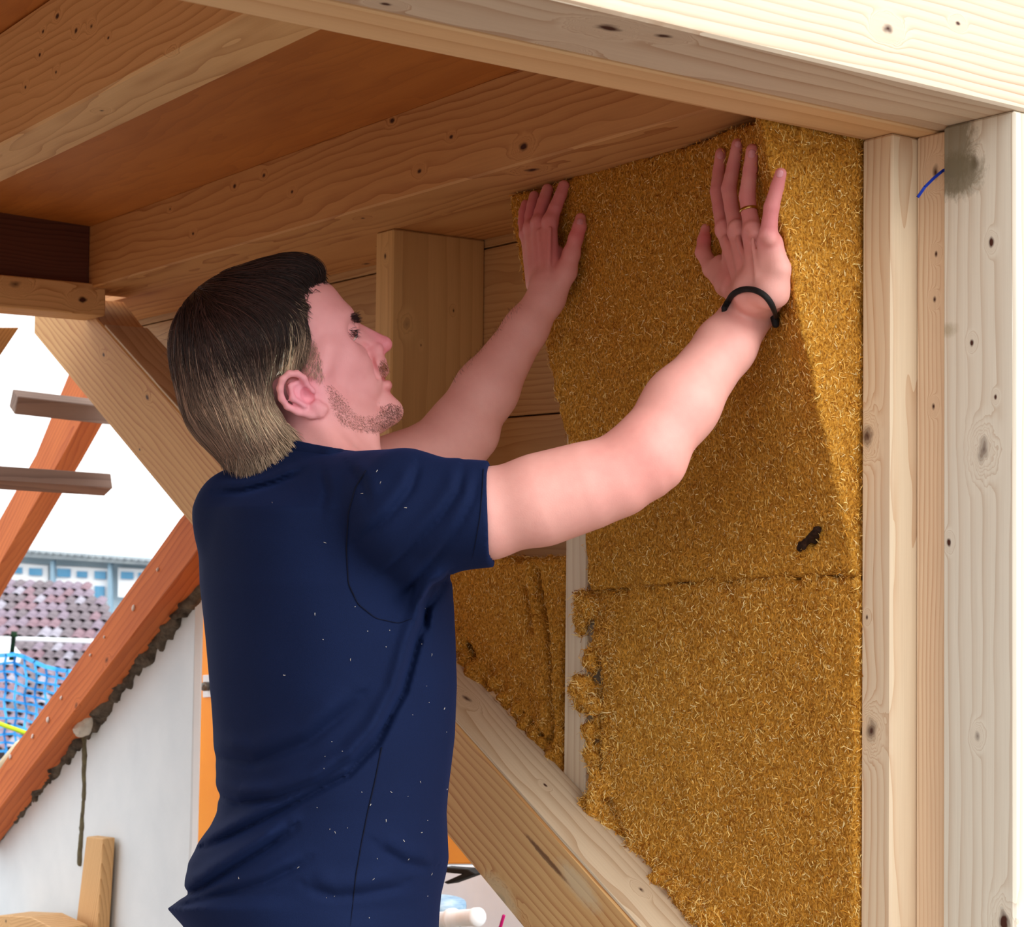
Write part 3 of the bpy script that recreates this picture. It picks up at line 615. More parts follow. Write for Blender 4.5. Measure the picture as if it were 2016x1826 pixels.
rf = tiled_roof('tiled_roof', wp(-20, 1256, 38), wp(270, 1266, 38), wp(-20, 1146, 45), 7, 13, clip=lambda x, y: y > 1150 and x < 160 + (y - 1150) * .95 + (0 if y < 1225 else 60),
    group='neighbouring tile roofs', label='weathered mauve tile roof in front of the pale house, above the white gutter', category='roof')
o = quad_slab('roof_deck', [(-30, 1259), (262, 1268), (262, 1262), (214, 1214), (158, 1156), (-30, 1152)], [38.3, 38.3, 38.6, 42, 45, 45.3], .3, plain('roof_deck', (70, 62, 66), (50, 44, 48), 1)); attach(o, rf)
rf2 = tiled_roof('tiled_roof', wp(-20, 1478, 24), wp(250, 1486, 24), wp(-20, 1268, 31), 11, 11, clip=lambda x, y: y > 1268,
    group='neighbouring tile roofs', label='lower tile roof below the white gutter, partly behind the blue net', category='roof')
o = quad_slab('roof_deck', [(-30, 1600), (262, 1600), (262, 1272), (-30, 1262)], [24.2, 24.2, 31.4, 31.4], .3, bpy.data.materials['roof_deck']); attach(o, rf2)
lathe('rain_gutter', wp(-30, 1257, 30), wp(270, 1266, 30), [(0, .045), (1, .045)], white, n=12, label='white rain gutter between the two tile roofs', category='gutter')
quad_slab('white_gable', [(-40, 1262), (5, 1264), (29, 1294), (27, 1309), (-40, 1308)], [22] * 5, .3, white, label='small white gable corner at the left edge below the gutter', category='gable')
lathe('black_net_post', wp(22, 1300, 9), wp(28, 1244, 9), [(0, .012), (.8, .012), (.82, .018), (1, .016)], plain('black_green', (24, 30, 26), (20, 60, 30), 30), n=10, label='short dark post holding the blue safety net', category='post')
# blue safety net
net = bmesh.new(); rn = random.Random(3)
def seg(bm, a, b_, r_):
    ax = nrm(b_ - a); u = nrm(np.cross(ax, FW)); v = np.cross(ax, u); vs = []
    for p in (a, b_): vs.append([bm.verts.new(p + r_ * (u * math.cos(q) + v * math.sin(q))) for q in (0, 2.09, 4.19)])
    for i in range(3): bm.faces.new((vs[0][i], vs[0][(i + 1) % 3], vs[1][(i + 1) % 3], vs[1][i]))
def npt(i, j): 
    x = -30 + i * 20 + 2.5 * math.sin(j * 1.7 + i); top = 1290 + max(0, min(1, (x - 25) / 110.0)) * 36 - 0.0 * x
    y = top + j * 17.5 + 3 * math.sin(i * 1.3 + j * .8); return wp(x, y, 9 + .05 * math.sin(i * 2.1 + j))
for i in range(15):
    for j in range(14):
        if i < 14: seg(net, npt(i, j), npt(i + 1, j), .0075 if j else .013)
        if j < 13: seg(net, npt(i, j), npt(i, j + 1), .0075)
me = bpy.data.meshes.new('safety_net'); net.to_mesh(me); net.free(); me.materials.append(plain('blue_net_cord', (40, 140, 214), (90, 180, 230), 6, .6))
o = bpy.data.objects.new('safety_net', me); col(o); o['label'] = 'blue knotted safety net hanging in front of the lower tile roof'; o['category'] = 'net'
lathe('yellow_strap', wp(-20, 1419, 6), wp(57, 1446, 6), [(0, .008), (1, .008)], plain('lime_strap', (196, 222, 60), (180, 206, 40), 10), n=10, label='lime yellow strap end in front of the blue net', category='strap')
lathe('light_pole', wp(-10, 1524, 5), wp(42, 1462, 5), [(0, .014), (.9, .014), (1, .010)], plain('light_wood_pole', (240, 226, 196), (220, 200, 166), 10), n=12, label='light wooden pole end left of the orange-red rafter', category='pole')
# blue wire behind the corner post
pts = [onx(1866, 331, 1.5295), onx(1855, 336, 1.5265), onx(1838, 350, 1.506), onx(1820, 368, 1.488), onx(1806, 388, 1.482)]
bm = bmesh.new()
for i in range(4): seg(bm, pts[i], pts[i + 1], .0022)
me = bpy.data.meshes.new('blue_wire'); bm.to_mesh(me); bm.free(); me.materials.append(plain('blue_insulated_wire', (30, 60, 170), (20, 40, 140), 40, .4))
o = bpy.data.objects.new('blue_wire', me); col(o); o['label'] = 'short blue wire sticking out left of the corner post, near its top'; o['category'] = 'wire'

# ------------------------------------------------------------------ the man
FLOOR = FLAT_H
person = empty('person', (float(wp(640, 1700, 2.12)[0]), float(wp(640, 1700, 2.12)[1]), FLOOR),
    label='man in navy T-shirt reaching up, both palms pressing the insulation batt', category='person')
yaw, pit = math.radians(15), math.radians(24)
fh = math.cos(yaw) * RT + math.sin(yaw) * FW
E3 = math.sin(yaw) * RT - math.cos(yaw) * FW
def hax(p=24):
    p = math.radians(p); return np.array([math.cos(p) * fh + math.sin(p) * UP, -math.sin(p) * fh + math.cos(p) * UP, E3])
O0 = wp(560, 700, 2.13)
def hp(px, py, k=0.0):
    d = ray(px, py); o_ = O0 + k * E3; return d * (o_ @ E3) / (d @ E3)
def mir(p): return p - 2 * ((p - O0) @ E3) * E3
def W(*a): return wp(*a)
body = Shape()
def HE(px, py, k, r, tilt=24, kk=0.010, S=None, both=True, sub=False):
    S = S or body; c = hp(px, py, k); S.add(Ell(c, hax(tilt), r), kk, sub)
    if k and both:
        M_ = hax(tilt).copy(); S.add(Ell(mir(c), M_, r), kk, sub)
def HC(a, b_, ra, rb, kk=0.006, S=None, both=True, sub=False):
    S = S or body; A_, B_ = hp(*a), hp(*b_); S.add(Cone(A_, B_, ra, rb), kk, sub)
    if both and (abs((A_ - O0) @ E3) > 1e-4 or abs((B_ - O0) @ E3) > 1e-4): S.add(Cone(mir(A_), mir(B_), ra, rb), kk, sub)
# head
HE(507, 668, 0, (.094, .076, .073))
HE(598, 628, 0, (.054, .056, .061), kk=.02)
HE(664, 628, .0, (.021, .016, .046), kk=.014)                 # brow ridge
HE(632, 652, .044, (.028, .024, .014), kk=.018)               # temple / orbit edge
HE(640, 715, 0, (.058, .068, .050), 18, kk=.016)                # mid face
HE(656, 708, .042, (.032, .026, .015), 20, kk=.020)           # cheek bone
HE(690, 760, 0, (.043, .040, .040), 20, kk=.014)              # lower face
HC((628, 800, .054), (742, 828, .016), .017, .015, .014)      # jaw line
HC((618, 745, .060), (630, 795, .056), .014, .016, .016)      # jaw ramus
HE(764, 816, 0, (.019, .015, .022), 20, kk=.010)              # chin
HC((748, 790, 0), (765, 806, 0), .017, .016, .008)
HC((660, 815, 0), (735, 832, 0), .026, .014, .016)            # under jaw
HC((700, 645, 0), (755, 677, 0), .0072, .0095, .006)          # nose bridge
HC((705, 665, .006), (735, 686, .006), .011, .010, .008)
HC((757, 679, 0), (752, 683, 0), .0095, .009, .004)
HE(739, 692, .013, (.0115, .0085, .0065), 40, kk=.003)        # nostril wing
HE(752, 696, .009, (.0060, .0038, .0036), 40, kk=.002, sub=True)
HE(737, 718, 0, (.016, .018, .027), 20, kk=.007)              # upper lip, moustache area
HE(748, 734, 0, (.0115, .008, .021), 20, kk=.004)
HE(757, 760, 0, (.0095, .0085, .018), 20, kk=.004)            # lower lip
HC((750, 747, .016), (764, 748, 0), .0016, .0018, .003, sub=True)
HE(701, 655, .034, (.016, .012, .014), 20, kk=.006, sub=True)   # eye socket
HE(684, 657, .030, (.0125, .0125, .0125), 20, kk=.002)
HC((668, 648, .036), (698, 641, .020), .0052, .0050, .004); HC((670, 664, .036), (696, 662, .022), .0046, .0040, .004); HE(683, 653, .0305, (.0128, .0100, .0128), 34, kk=.002)
HC((640, 690, .058), (634, 720, .060), .010, .010, .02)
HC((728, 700, .022), (742, 742, .024), .0022, .0022, .008, sub=True)          # fold beside the mouth
HC((700, 668, .032), (722, 684, .018), .0022, .0018, .007, sub=True)          # under the eye
HE(700, 720, .032, (.016, .012, .010), 20, kk=.014)
# neck
body.add(Cone(W(622, 800, 2.13), W(655, 935, 2.12), .050, .060), .022)
body.add(Cone(hp(600, 800, .045), W(700, 925, 2.06), .012, .010), .014)
body.add(Cone(W(728, 862, 2.12), W(732, 905, 2.12), .010, .010), .02)
# ears
ear_out = [(604, 758), (598, 745), (585, 736), (569, 736), (556, 747), (551, 765), (554, 785), (566, 801), (586, 812), (612, 817), (631, 815), (638, 806)]
for i in range(len(ear_out) - 1):
    k0 = .076 + .012 * math.sin(math.pi * min(1, (i + 1) / 8.0)); k1 = .076 + .012 * math.sin(math.pi * min(1, (i + 2) / 8.0))
    HC((*ear_out[i], k0), (*ear_out[i + 1], k1), .0040 if i < 9 else .0052, .0040 if i < 8 else .0055, .003)
HE(596, 779, .074, (.027, .016, .006), -52, kk=.004)
HC((572, 760, .081), (576, 785, .083), .0030, .0034, .004); HC((576, 785, .083), (600, 800, .080), .0034, .0030, .004)
HC((572, 760, .081), (588, 752, .079), .0028, .0022, .004)
HE(607, 781, .079, (.012, .0075, .008), -52, kk=.003, sub=True)
HE(614, 768, .080, (.006, .0035, .004), -52, kk=.003)
HE(626, 803, .078, (.010, .008, .0055), -40, kk=.004)
# torso core and shoulders (under the shirt)
body.add(Cone(W(640, 1060, 2.13), W(640, 1700, 2.12), .09, .09), .03)
body.add(Cone(W(640, 985, 2.1), W(800, 1010, 1.97), .06, .05), .03)
body.add(Cone(W(640, 985, 2.14), W(690, 960, 2.29), .06, .045), .03)
# near arm
body.add(Cone(W(800, 1010, 1.965), W(960, 1012, 1.955), .052, .0505), .01)
body.add(Cone(W(960, 1012, 1.955), W(1215, 938, 1.935), .0508, .0445), .012)
body.add(Cone(W(1070, 985, 1.94), W(1150, 960, 1.935), .050, .046), .02)
body.add(Cone(W(1215, 938, 1.935), W(1272, 898, 1.935), .044, .0425), .012)
body.add(Cone(W(1290, 928, 1.93), W(1306, 922, 1.93), .022, .016), .02)
body.add(Cone(W(1272, 893, 1.935), W(1341, 797, 1.955), .0425, .0412), .018)
body.add(Cone(W(1341, 797, 1.955), W(1428, 682, 2.00), .0410, .0345), .02)
body.add(Cone(W(1428, 682, 2.00), W(1484, 602, 2.045), .0345, .0300, flat=W(1484, 602, 2.05) * 0 + FW + .3 * RT, fs=.85), .014)
# far arm
body.add(Cone(W(690, 955, 2.29), W(868, 892, 2.345), .050, .0475), .012)
body.add(Cone(W(868, 888, 2.345), W(905, 850, 2.36), .046, .047), .014)
body.add(Cone(W(905, 850, 2.36), W(958, 768, 2.375), .047, .0435), .014)
body.add(Cone(W(958, 768, 2.375), W(1035, 648, 2.40), .0430, .0300), .014)
body.add(Cone(W(1035, 648, 2.40), W(1076, 585, 2.41), .0300, .0255), .014)
body.add(Cone(W(915, 880, 2.35), W(940, 860, 2.355), .030, .025), .02)
# hands: (px, py, height over the batt, radius)
nails = []
def hpt(q): return onbat(q[0], q[1], q[2])
def chain(pts, kk=.004, S=body):
    for i in range(len(pts) - 1): S.add(Cone(hpt(pts[i]), hpt(pts[i + 1]), pts[i][3], pts[i + 1][3]), kk)
NH = [[(1419, 302, .007, .0061), (1415, 338, .011, .0068), (1412, 377, .019, .0079), (1417, 412, .022, .0076), (1425, 450, .025, .0092)],
      [(1452, 284, .007, .0063), (1444, 326, .012, .0072), (1435, 372, .021, .0084), (1441, 412, .024, .0079), (1451, 452, .027, .0096)],
      [(1481, 295, .007, .0064), (1477, 335, .012, .0076), (1471, 386, .021, .0087), (1475, 418, .023, .0083), (1482, 456, .026, .0098)],
      [(1537, 342, .007, .0060), (1530, 368, .010, .0068), (1519, 408, .018, .0079), (1515, 440, .021, .0080), (1512, 470, .023, .0100)]]
NH = [[(x_, y_, z_ * 1.02, r_ * 1.13) for x_, y_, z_, r_ in ch] for ch in NH]
for ch in NH: chain(ch, .0018)
for a, b_ in [((1427, 458, .025, .0100), (1470, 570, .040, .0135)), ((1451, 460, .028, .0105), (1482, 575, .043, .0140)), ((1480, 465, .027, .0110), (1497, 578, .042, .0140)), ((1511, 476, .023, .0115), (1512, 582, .036, .0140)), ((1522, 482, .018, .0115), (1533, 530, .018, .0125)), ((1533, 530, .018, .0125), (1528, 580, .024, .0145)), ((1440, 500, .016, .012), (1470, 580, .024, .016)), ((1500, 500, .014, .014), (1505, 585, .022, .018))]:
    body.add(Cone(hpt(a), hpt(b_), a[3], b_[3]), .008)
for q in [(1425, 447, .028, .0098), (1451, 448, .031, .0102), (1481, 452, .029, .0104), (1512, 463, .025, .0102)]: body.add(Cone(hpt(q), hpt((q[0] + 4, q[1] + 8, q[2], 0)), q[3], q[3] * .8), .005)
for a, b_ in [((1428, 470, .035, .0026), (1460, 540, .042, .0022)), ((1453, 470, .037, .0028), (1476, 545, .048, .0022)), ((1482, 472, .038, .0026), (1490, 545, .047, .0022))]:
    body.add(Cone(hpt(a), hpt(b_), a[3], b_[3]), .006)
chain([(1389, 450, .003, .0062), (1386, 474, .008, .0078), (1384, 497, .013, .0092), (1402, 530, .017, .0110), (1432, 560, .022, .0150), (1462, 580, .030, .0170)], .006)
body.add(Cone(hpt((1420, 520, .014, 0)), hpt((1450, 560, .024, 0)), .012, .015), .010)
body.add(Cone(hpt((1486, 575, .040, 0)), W(1484, 602, 2.045), .026, .0285, flat=FW + .5 * RT, fs=.85), .012)
body.add(Cone(hpt((1520, 570, .030, 0)), W(1512, 600, 2.05), .016, .016), .012)
FHN = [[(1110, 366, .008, .0075), (1103, 386, .014, .0080), (1093, 410, .021, .0088), (1083, 436, .026, .0098)],
       [(1078, 373, .008, .0076), (1070, 398, .016, .0082), (1064, 418, .021, .0085), (1060, 438, .026, .0095)],
       [(1052, 386, .008, .0070), (1048, 404, .014, .0074), (1044, 425, .019, .0077), (1044, 448, .023, .0088)],
       [(1035, 402, .006, .0062), (1031, 418, .011, .0068), (1030, 438, .015, .0070), (1035, 460, .019, .0085)]]
FHN = [[(x_, y_, z_, r_ * 1.1) for x_, y_, z_, r_ in ch] for ch in FHN]
for ch in FHN: chain(ch, .0018)
for a, b_ in [((1083, 440, .026, .0105), (1082, 558, .036, .0150)), ((1061, 444, .026, .0110), (1072, 560, .037, .0150)), ((1046, 452, .023, .0105), (1062, 562, .034, .0150)), ((1038, 465, .018, .0095), (1054, 560, .028, .0140)), ((1070, 470, .014, .014), (1078, 560, .022, .018)), ((1100, 500, .014, .010), (1095, 560, .026, .014))]:
    body.add(Cone(hpt(a), hpt(b_), a[3], b_[3]), .008)
for q in [(1083, 434, .029, .0098), (1060, 437, .029, .0096), (1044, 447, .026, .0086), (1036, 459, .021, .0080)]: body.add(Cone(hpt(q), hpt((q[0] + 2, q[1] + 7, q[2], 0)), q[3], q[3] * .8), .005)
for a, b_ in [((1083, 450, .037, .0026), (1080, 535, .046, .0026)), ((1062, 455, .037, .0026), (1072, 540, .047, .0026))]: body.add(Cone(hpt(a), hpt(b_), a[3], b_[3]), .006)
chain([(1143, 430, .007, .0078), (1141, 447, .011, .0090), (1134, 468, .015, .0098), (1125, 500, .018, .0120), (1114, 535, .022, .0155), (1096, 568, .030, .0170)], .006)
body.add(Cone(hpt((1077, 565, .036, 0)), W(1076, 588, 2.41), .024, .0250), .012)

t1_ = __import__('time').time()
P8 = lambda *a: W(*a)
bl_lo = np.min([p.c - p.R for p, _, sb in body.items if hasattr(p, 'c')], axis=0) - .01
bl_hi = np.max([p.c + p.R for p, _, sb in body.items if hasattr(p, 'c')], axis=0) + .01
BVt, BQ = snet(body, bl_lo, bl_hi, 0.0021)
BG = grad(body, BVt, .0015)
# skin tones: pinker knuckles, lips, ears and nose; stubble shadow stays off the geometry
base = np.tile(s2l([240, 176, 166]), (len(BVt), 1))
def tone(P, rad, c, s_=1.0):
    global base
    w_ = np.exp(-(np.linalg.norm(BVt - P, axis=1) / rad) ** 2)[:, None] * s_; base = base * (1 - w_) + s2l(c) * w_
tone(hp(650, 700, .03), .13, (244, 170, 176), .9); tone(hp(595, 778, .08), .030, (242, 158, 176), .9)
tone(hp(755, 680, 0), .022, (234, 128, 146), .8); tone(hp(740, 640, 0), .02, (238, 150, 164), .4)
tone(hp(764, 760, 0), .013, (214, 92, 104), 1.0); tone(hp(756, 742, 0), .008, (206, 96, 104), .8)
for ch in NH + FHN:
    for i, q in enumerate(ch): tone(hpt(q), .016 if i != 0 else .012, (212, 96, 116), .6)
for q in [(1480, 500, .03), (1440, 520, .03), (1070, 500, .03), (1090, 480, .03), (1392, 480, .01), (1140, 450, .01)]: tone(hpt(q), .05, (222, 128, 128), .55)
for q in [(1139, 462, .014), (1388, 470, .01)]: tone(hpt(q), .014, (222, 96, 104), .6)
tone(W(1270, 905, 1.9), .06, (232, 150, 142), .6)
lum = vnoise(BVt, 45, 3) * .035 + vnoise(BVt, 160, 4) * .03; base = np.clip(base * (1 + lum[:, None] * np.array([.6, 1.2, 1.1])), 0, 1)
SKIN = attr_mat('skin', 0.52, 0.32, sss=0.12, bumpscale=520, bump=.28, bdist=.0006)
bodyo = mesh('body', BVt, BQ, SKIN, smooth=True, colors=base); attach(bodyo, person)
print('body', len(BVt), __import__('time').time() - t1_)

# hair cap
hair = Shape()
HE(497, 662, 0, (.104, .087, .081), S=hair)
HE(436, 765, 0, (.052, .078, .066), 6, kk=.02, S=hair)
HE(500, 785, 0, (.052, .072, .071), 10, kk=.02, S=hair)
HE(486, 864, 0, (.038, .052, .070), 10, kk=.02, S=hair)
HE(528, 850, 0, (.030, .044, .069), 0, kk=.02, S=hair)
HE(592, 540, 0, (.030, .021, .044), 4, kk=.016, S=hair)
HE(548, 545, 0, (.036, .024, .052), 14, kk=.02, S=hair)
front = np.array([(250, 440), (650, 440), (655, 500), (652, 560), (634, 577), (606, 572), (584, 586), (578, 610), (590, 612), (582, 632), (588, 662), (594, 700), (588, 728), (556, 736), (530, 734), (516, 752), (514, 776), (522, 800), (540, 826), (566, 850), (592, 880), (600, 1000), (250, 1000)], float)
def fpost(P, d):
    k = (P - O0) @ E3; X_, Y_, _ = proj(P - k[:, None] * E3)
    s_ = polysdf(np.stack([X_, Y_], 1), front) * .00064
    return smax(d, s_ + vnoise(P, 260, 2) * .0025, .005)
hair.post = fpost
HV, HQ = snet(hair, hp(500, 700) - .17, hp(500, 700) + .17, .0030)
def hair_tone(X_, Y_, r):
    edge = np.interp(X_, [340, 361, 420, 464, 520, 551, 600, 640], [650, 668, 676, 664, 628, 607, 590, 590]) + r.normal(0, 16, X_.shape)
    dk = 1 / (1 + np.exp((Y_ - edge) / 8.0))[:, None]
    blond = np.exp(-(((X_ - 556) / 34) ** 2 + ((Y_ - 655) / 62) ** 2))[:, None] + .7 * np.exp(-(((X_ - 470) / 60) ** 2 + ((Y_ - 735) / 42) ** 2))[:, None] + .8 * np.exp(-(((X_ - 548) / 42) ** 2 + ((Y_ - 850) / 50) ** 2))[:, None] + .35 * np.exp(-(((X_ - 500) / 50) ** 2 + ((Y_ - 905) / 30) ** 2))[:, None]
    low_ = s2l([140, 112, 96]) * (1 - np.clip(blond, 0, 1)) + s2l([222, 194, 162]) * np.clip(blond, 0, 1)
    return dk * s2l([50, 30, 26]) + (1 - dk) * low_
kk_ = (HV - O0) @ E3; X_, Y_, _ = proj(HV); 
HAIRM = attr_mat('hair', 0.5, 0.4)
hc = hair_tone(X_, Y_, rng) * .4
# strands combed over the cap
guides = np.array([(600, 525, 1, .15), (628, 540, .55, .85), (560, 530, 1, -.05), (500, 535, .95, .05), (440, 575, .8, .35), (390, 610, .35, .8), (500, 590, .9, .4), (560, 580, .95, .35), (575, 600, .8, .6), (470, 640, .6, .75), (530, 640, .55, .8), (570, 650, .1, 1), (590, 690, -.1, 1), (560, 700, -.12, 1), (520, 700, .15, 1), (460, 700, .45, .9), (400, 690, .25, 1), (360, 690, .05, 1), (355, 760, .2, 1), (400, 790, .45, .95), (450, 800, .42, .95), (500, 790, .25, 1), (535, 770, .05, 1), (540, 820, .6, .85), (560, 850, .85, .7), (500, 860, .5, .95), (440, 870, .55, .85), (480, 910, .3, 1), (540, 890, .6, .85)], float)
def flow(X_, Y_):
    w_ = 1 / (((X_[:, None] - guides[:, 0]) ** 2 + (Y_[:, None] - guides[:, 1]) ** 2) + 250) ** 1.5; w_ /= w_.sum(1, keepdims=True)
    return w_ @ guides[:, 2:]
def strands(seedP, nst, step, rad, tonef, r, wig=.12, lift=.0012, sdf=hair, flowf=flow, grow=.0003, mirror=False):
    P = seedP.copy(); path = [P.copy()]; n = len(P); off = r.uniform(-.0012, lift * 1.9, n); w0 = r.normal(0, wig, (n, 2))
    for s_ in range(nst):
        X_, Y_, _ = proj(P); fl = flowf(X_, Y_) + w0; fl /= np.linalg.norm(fl, axis=1, keepdims=True) + 1e-9
        d = fl[:, :1] * RT - fl[:, 1:] * UP; g = grad(sdf, P); d = d - (d * g).sum(1, keepdims=True) * g
        P = P + d / (np.linalg.norm(d, axis=1, keepdims=True) + 1e-9) * step
        g = grad(sdf, P); v = sdf(P) - off - grow * s_; P = P - g * np.clip(v, -.004, .004)[:, None]; path.append(P.copy())
    path = np.stack(path, 1); 
    if mirror: path = path - 2 * ((path - O0) @ E3)[..., None] * E3
    return path
def ribbons(path, rad, colr, r):
    n, m_, _ = path.shape; T = np.gradient(path, axis=1); T /= np.linalg.norm(T, axis=2, keepdims=True) + 1e-9
    rv = nrm(FW) ; S1 = np.cross(T, rv + r.normal(0, .5, (n, 1, 3))); S1 /= np.linalg.norm(S1, axis=2, keepdims=True) + 1e-9; S2 = np.cross(T, S1)
    tp = np.sin(np.linspace(.35, 1, m_) * math.pi) ** .5; tp[-1] = .12; tp = np.nan_to_num(tp)
    rr_ = rad * tp[None, :, None] * r.uniform(.6, 1.3, (n, 1, 1))
    V = np.stack([path + rr_ * (S1 * math.cos(q) + S2 * math.sin(q)) for q in (0, 2.09, 4.19)], 2).reshape(-1, 3)
    i = np.arange(n)[:, None, None] * m_ * 3 + np.arange(m_ - 1)[None, :, None] * 3; k = np.arange(3)[None, None]
    a = i + k; b_ = i + (k + 1) % 3; Q = np.stack([a, b_, b_ + 3, a + 3], -1).reshape(-1, 4)
    return V, Q, np.repeat(colr, m_ * 3, axis=0)
rs = np.random.RandomState(11)
sx_ = rs.uniform(335, 650, 26000); sy_ = rs.uniform(498, 915, 26000)
P0, ok = march(hair, sx_, sy_, 1.85, 2.4); X_, Y_, _ = proj(P0); P0 = P0[ok]
allV, allQ, allC, nv = [HV], [HQ], [hc], len(HV)
def put(path, rad, c):
    global nv
    V, Q, C_ = ribbons(path, rad, c, rs); allV.append(V); allQ.append(Q + nv); allC.append(C_); nv += len(V)
print('strand seeds', len(P0))
P1 = P0[:8500]; X_, Y_, _ = proj(P1)
clump = vnoise(np.stack([X_ * .014 + Y_ * .004, Y_ * .0015, X_ * 0], 1), 9, 9) + .6 * vnoise(np.stack([X_ * .03, Y_ * .002, X_ * 0], 1), 8, 19)
ct = hair_tone(X_, Y_, rs) * np.clip(rs.lognormal(0, .45, (len(P1), 1)) * np.exp(.85 * clump[:, None]), .22, 2.6)
ps = strands(P1, 12, .0062, .0003, None, rs); put(ps, .00046, np.clip(ct, 0, 1))
P2 = P0[8500:11500]; X_, Y_, _ = proj(P2); ct = hair_tone(X_, Y_, rs) * .8
put(strands(P2, 9, .0062, .0003, None, rs, mirror=True), .0005, ct)
# ragged ends over the collar, quiff tips
def tips(poly, n, L, spread, rad=.0004, dark=1.0, flowf=flow, lift=.0):
    t_ = rs.uniform(0, len(poly) - 1.001, n); i = t_.astype(int); f_ = (t_ - i)[:, None]; pl_ = np.array(poly, float); q = pl_[i] * (1 - f_) + pl_[i + 1] * f_ + rs.normal(0, 9, (n, 2))
    P, ok = march(hair, q[:, 0], q[:, 1], 1.85, 2.4, lift=.001); P = P[ok]; X_, Y_, _ = proj(P); g = grad(hair, P); path = [P]
    dd = flowf(X_, Y_) + rs.normal(0, spread, (len(P), 2)); dd /= np.linalg.norm(dd, axis=1, keepdims=True); d = dd[:, :1] * RT - dd[:, 1:] * UP - FW * .05
    ll = L * rs.uniform(.4, 1.2, (len(P), 1))
    cl = np.exp(.7 * vnoise(np.stack([X_ * .014 + Y_ * .004, Y_ * .0015, X_ * 0], 1), 9, 9))[:, None]
    for s_ in range(5): path.append(path[-1] + (d + g * .05) * ll / 5); d = d - UP * .05
    put(np.stack(path, 1), rad, np.clip(hair_tone(X_, Y_, rs) * dark * .75 * cl * rs.lognormal(0, .3, (len(P), 1)), 0, 1))
tips([(440, 885), (462, 905), (490, 915), (520, 900), (552, 885), (570, 868), (560, 835)], 1500, .020, .16)
tips([(558, 745), (548, 760), (545, 790), (553, 815)], 200, .014, .2)
tips([(585, 560), (606, 562), (626, 560), (636, 545)], 350, .010, .35, dark=.8)
tips([(596, 585), (590, 600), (596, 612)], 160, .012, .25)
tips([(590, 620), (594, 650), (598, 680), (598, 720)], 500, .012, .3, rad=.00025)
tips([(350, 640), (346, 690), (352, 740)], 70, .02, .8, rad=.00018)
o = mesh('hair', np.concatenate(allV), np.concatenate(allQ), HAIRM, smooth=True, colors=np.concatenate(allC), label='dark brown on top, ash-blond and longer at the side and nape'); attach(o, person)

# stubble, brows, lashes: short hairs on the skin
def skin_hair(name, poly, n, L, c, rad, spread, fl, lift=.35, mirror=True, t0=1.85, label=None, t1=2.5):
    pl_ = np.array(poly, float); lo_, hi_ = pl_.min(0), pl_.max(0); q = rs.uniform(lo_, hi_, (n * 6, 2)); s_ = polysdf(q, pl_); q = q[(s_ < 0) & (rs.uniform(0, 1, len(q)) < np.clip(-s_ / 9, .06, 1))][:n]
    P, ok = march(body, q[:, 0], q[:, 1], t0, t1); P = P[ok]; g = grad(body, P); dd = np.array(fl) + rs.normal(0, spread, (len(P), 2)); dd /= np.linalg.norm(dd, axis=1, keepdims=True)
    d = dd[:, :1] * RT - dd[:, 1:] * UP + g * lift; d /= np.linalg.norm(d, axis=1, keepdims=True); ll = L * rs.uniform(.5, 1.2, (len(P), 1))
    path = np.stack([P, P + d * ll * .5, P + d * ll - g * ll * .1], 1); pp = [path]
    if mirror: pp.append(path - 2 * ((path - O0) @ E3)[..., None] * E3)
    path = np.concatenate(pp); cc = np.clip(s2l(c) * rs.lognormal(0, .35, (len(path), 1)), 0, 1); V, Q, C_ = ribbons(path, rad, cc, rs)
    o = mesh(name, V, Q, HAIRM, colors=C_, kind='stuff')
    if label: o['label'] = label
    attach(o, person); return o
jaw = [(632, 752), (660, 760), (682, 785), (702, 815), (730, 818), (752, 802), (768, 792), (786, 795), (798, 806), (796, 826), (772, 842), (742, 856), (700, 852), (668, 838), (650, 805), (642, 780)]
skin_hair('stubble', jaw, 2600, .0026, (150, 108, 92), .00011, .5, (.5, .8), .35)
skin_hair('stubble', [(742, 795), (766, 790), (786, 796), (800, 808), (794, 828), (770, 844), (735, 856), (715, 850), (735, 838), (750, 825)], 520, .0034, (104, 70, 62), .00014, .5, (.5, .8), .3)
skin_hair('moustache', [(748, 703), (758, 706), (768, 722), (768, 738), (755, 746), (748, 742), (744, 722)], 230, .0046, (150, 96, 66), .00018, .35, (.3, .9), .25)
skin_hair('eyebrow', [(686, 622), (694, 616), (706, 618), (710, 632), (702, 638), (692, 633)], 200, .0085, (52, 28, 26), .0003, .35, (.8, -.1), .35)
skin_hair('eyelashes', [(684, 648), (692, 644), (706, 648), (704, 664), (688, 667)], 60, .0075, (36, 20, 20), .00026, .35, (.8, .35), .6)
skin_hair('sideburn', [(588, 640), (606, 640), (622, 670), (634, 700), (642, 745), (630, 756), (606, 742), (590, 725)], 1000, .0055, (186, 150, 132), .00016, .25, (-.05, 1), .22)
skin_hair('arm_hair', [(880, 750), (1010, 590), (1035, 600), (950, 700), (895, 760)], 420, .007, (110, 60, 44), .00012, .5, (.1, -1), .7, mirror=False, t0=2.1, t1=2.6)
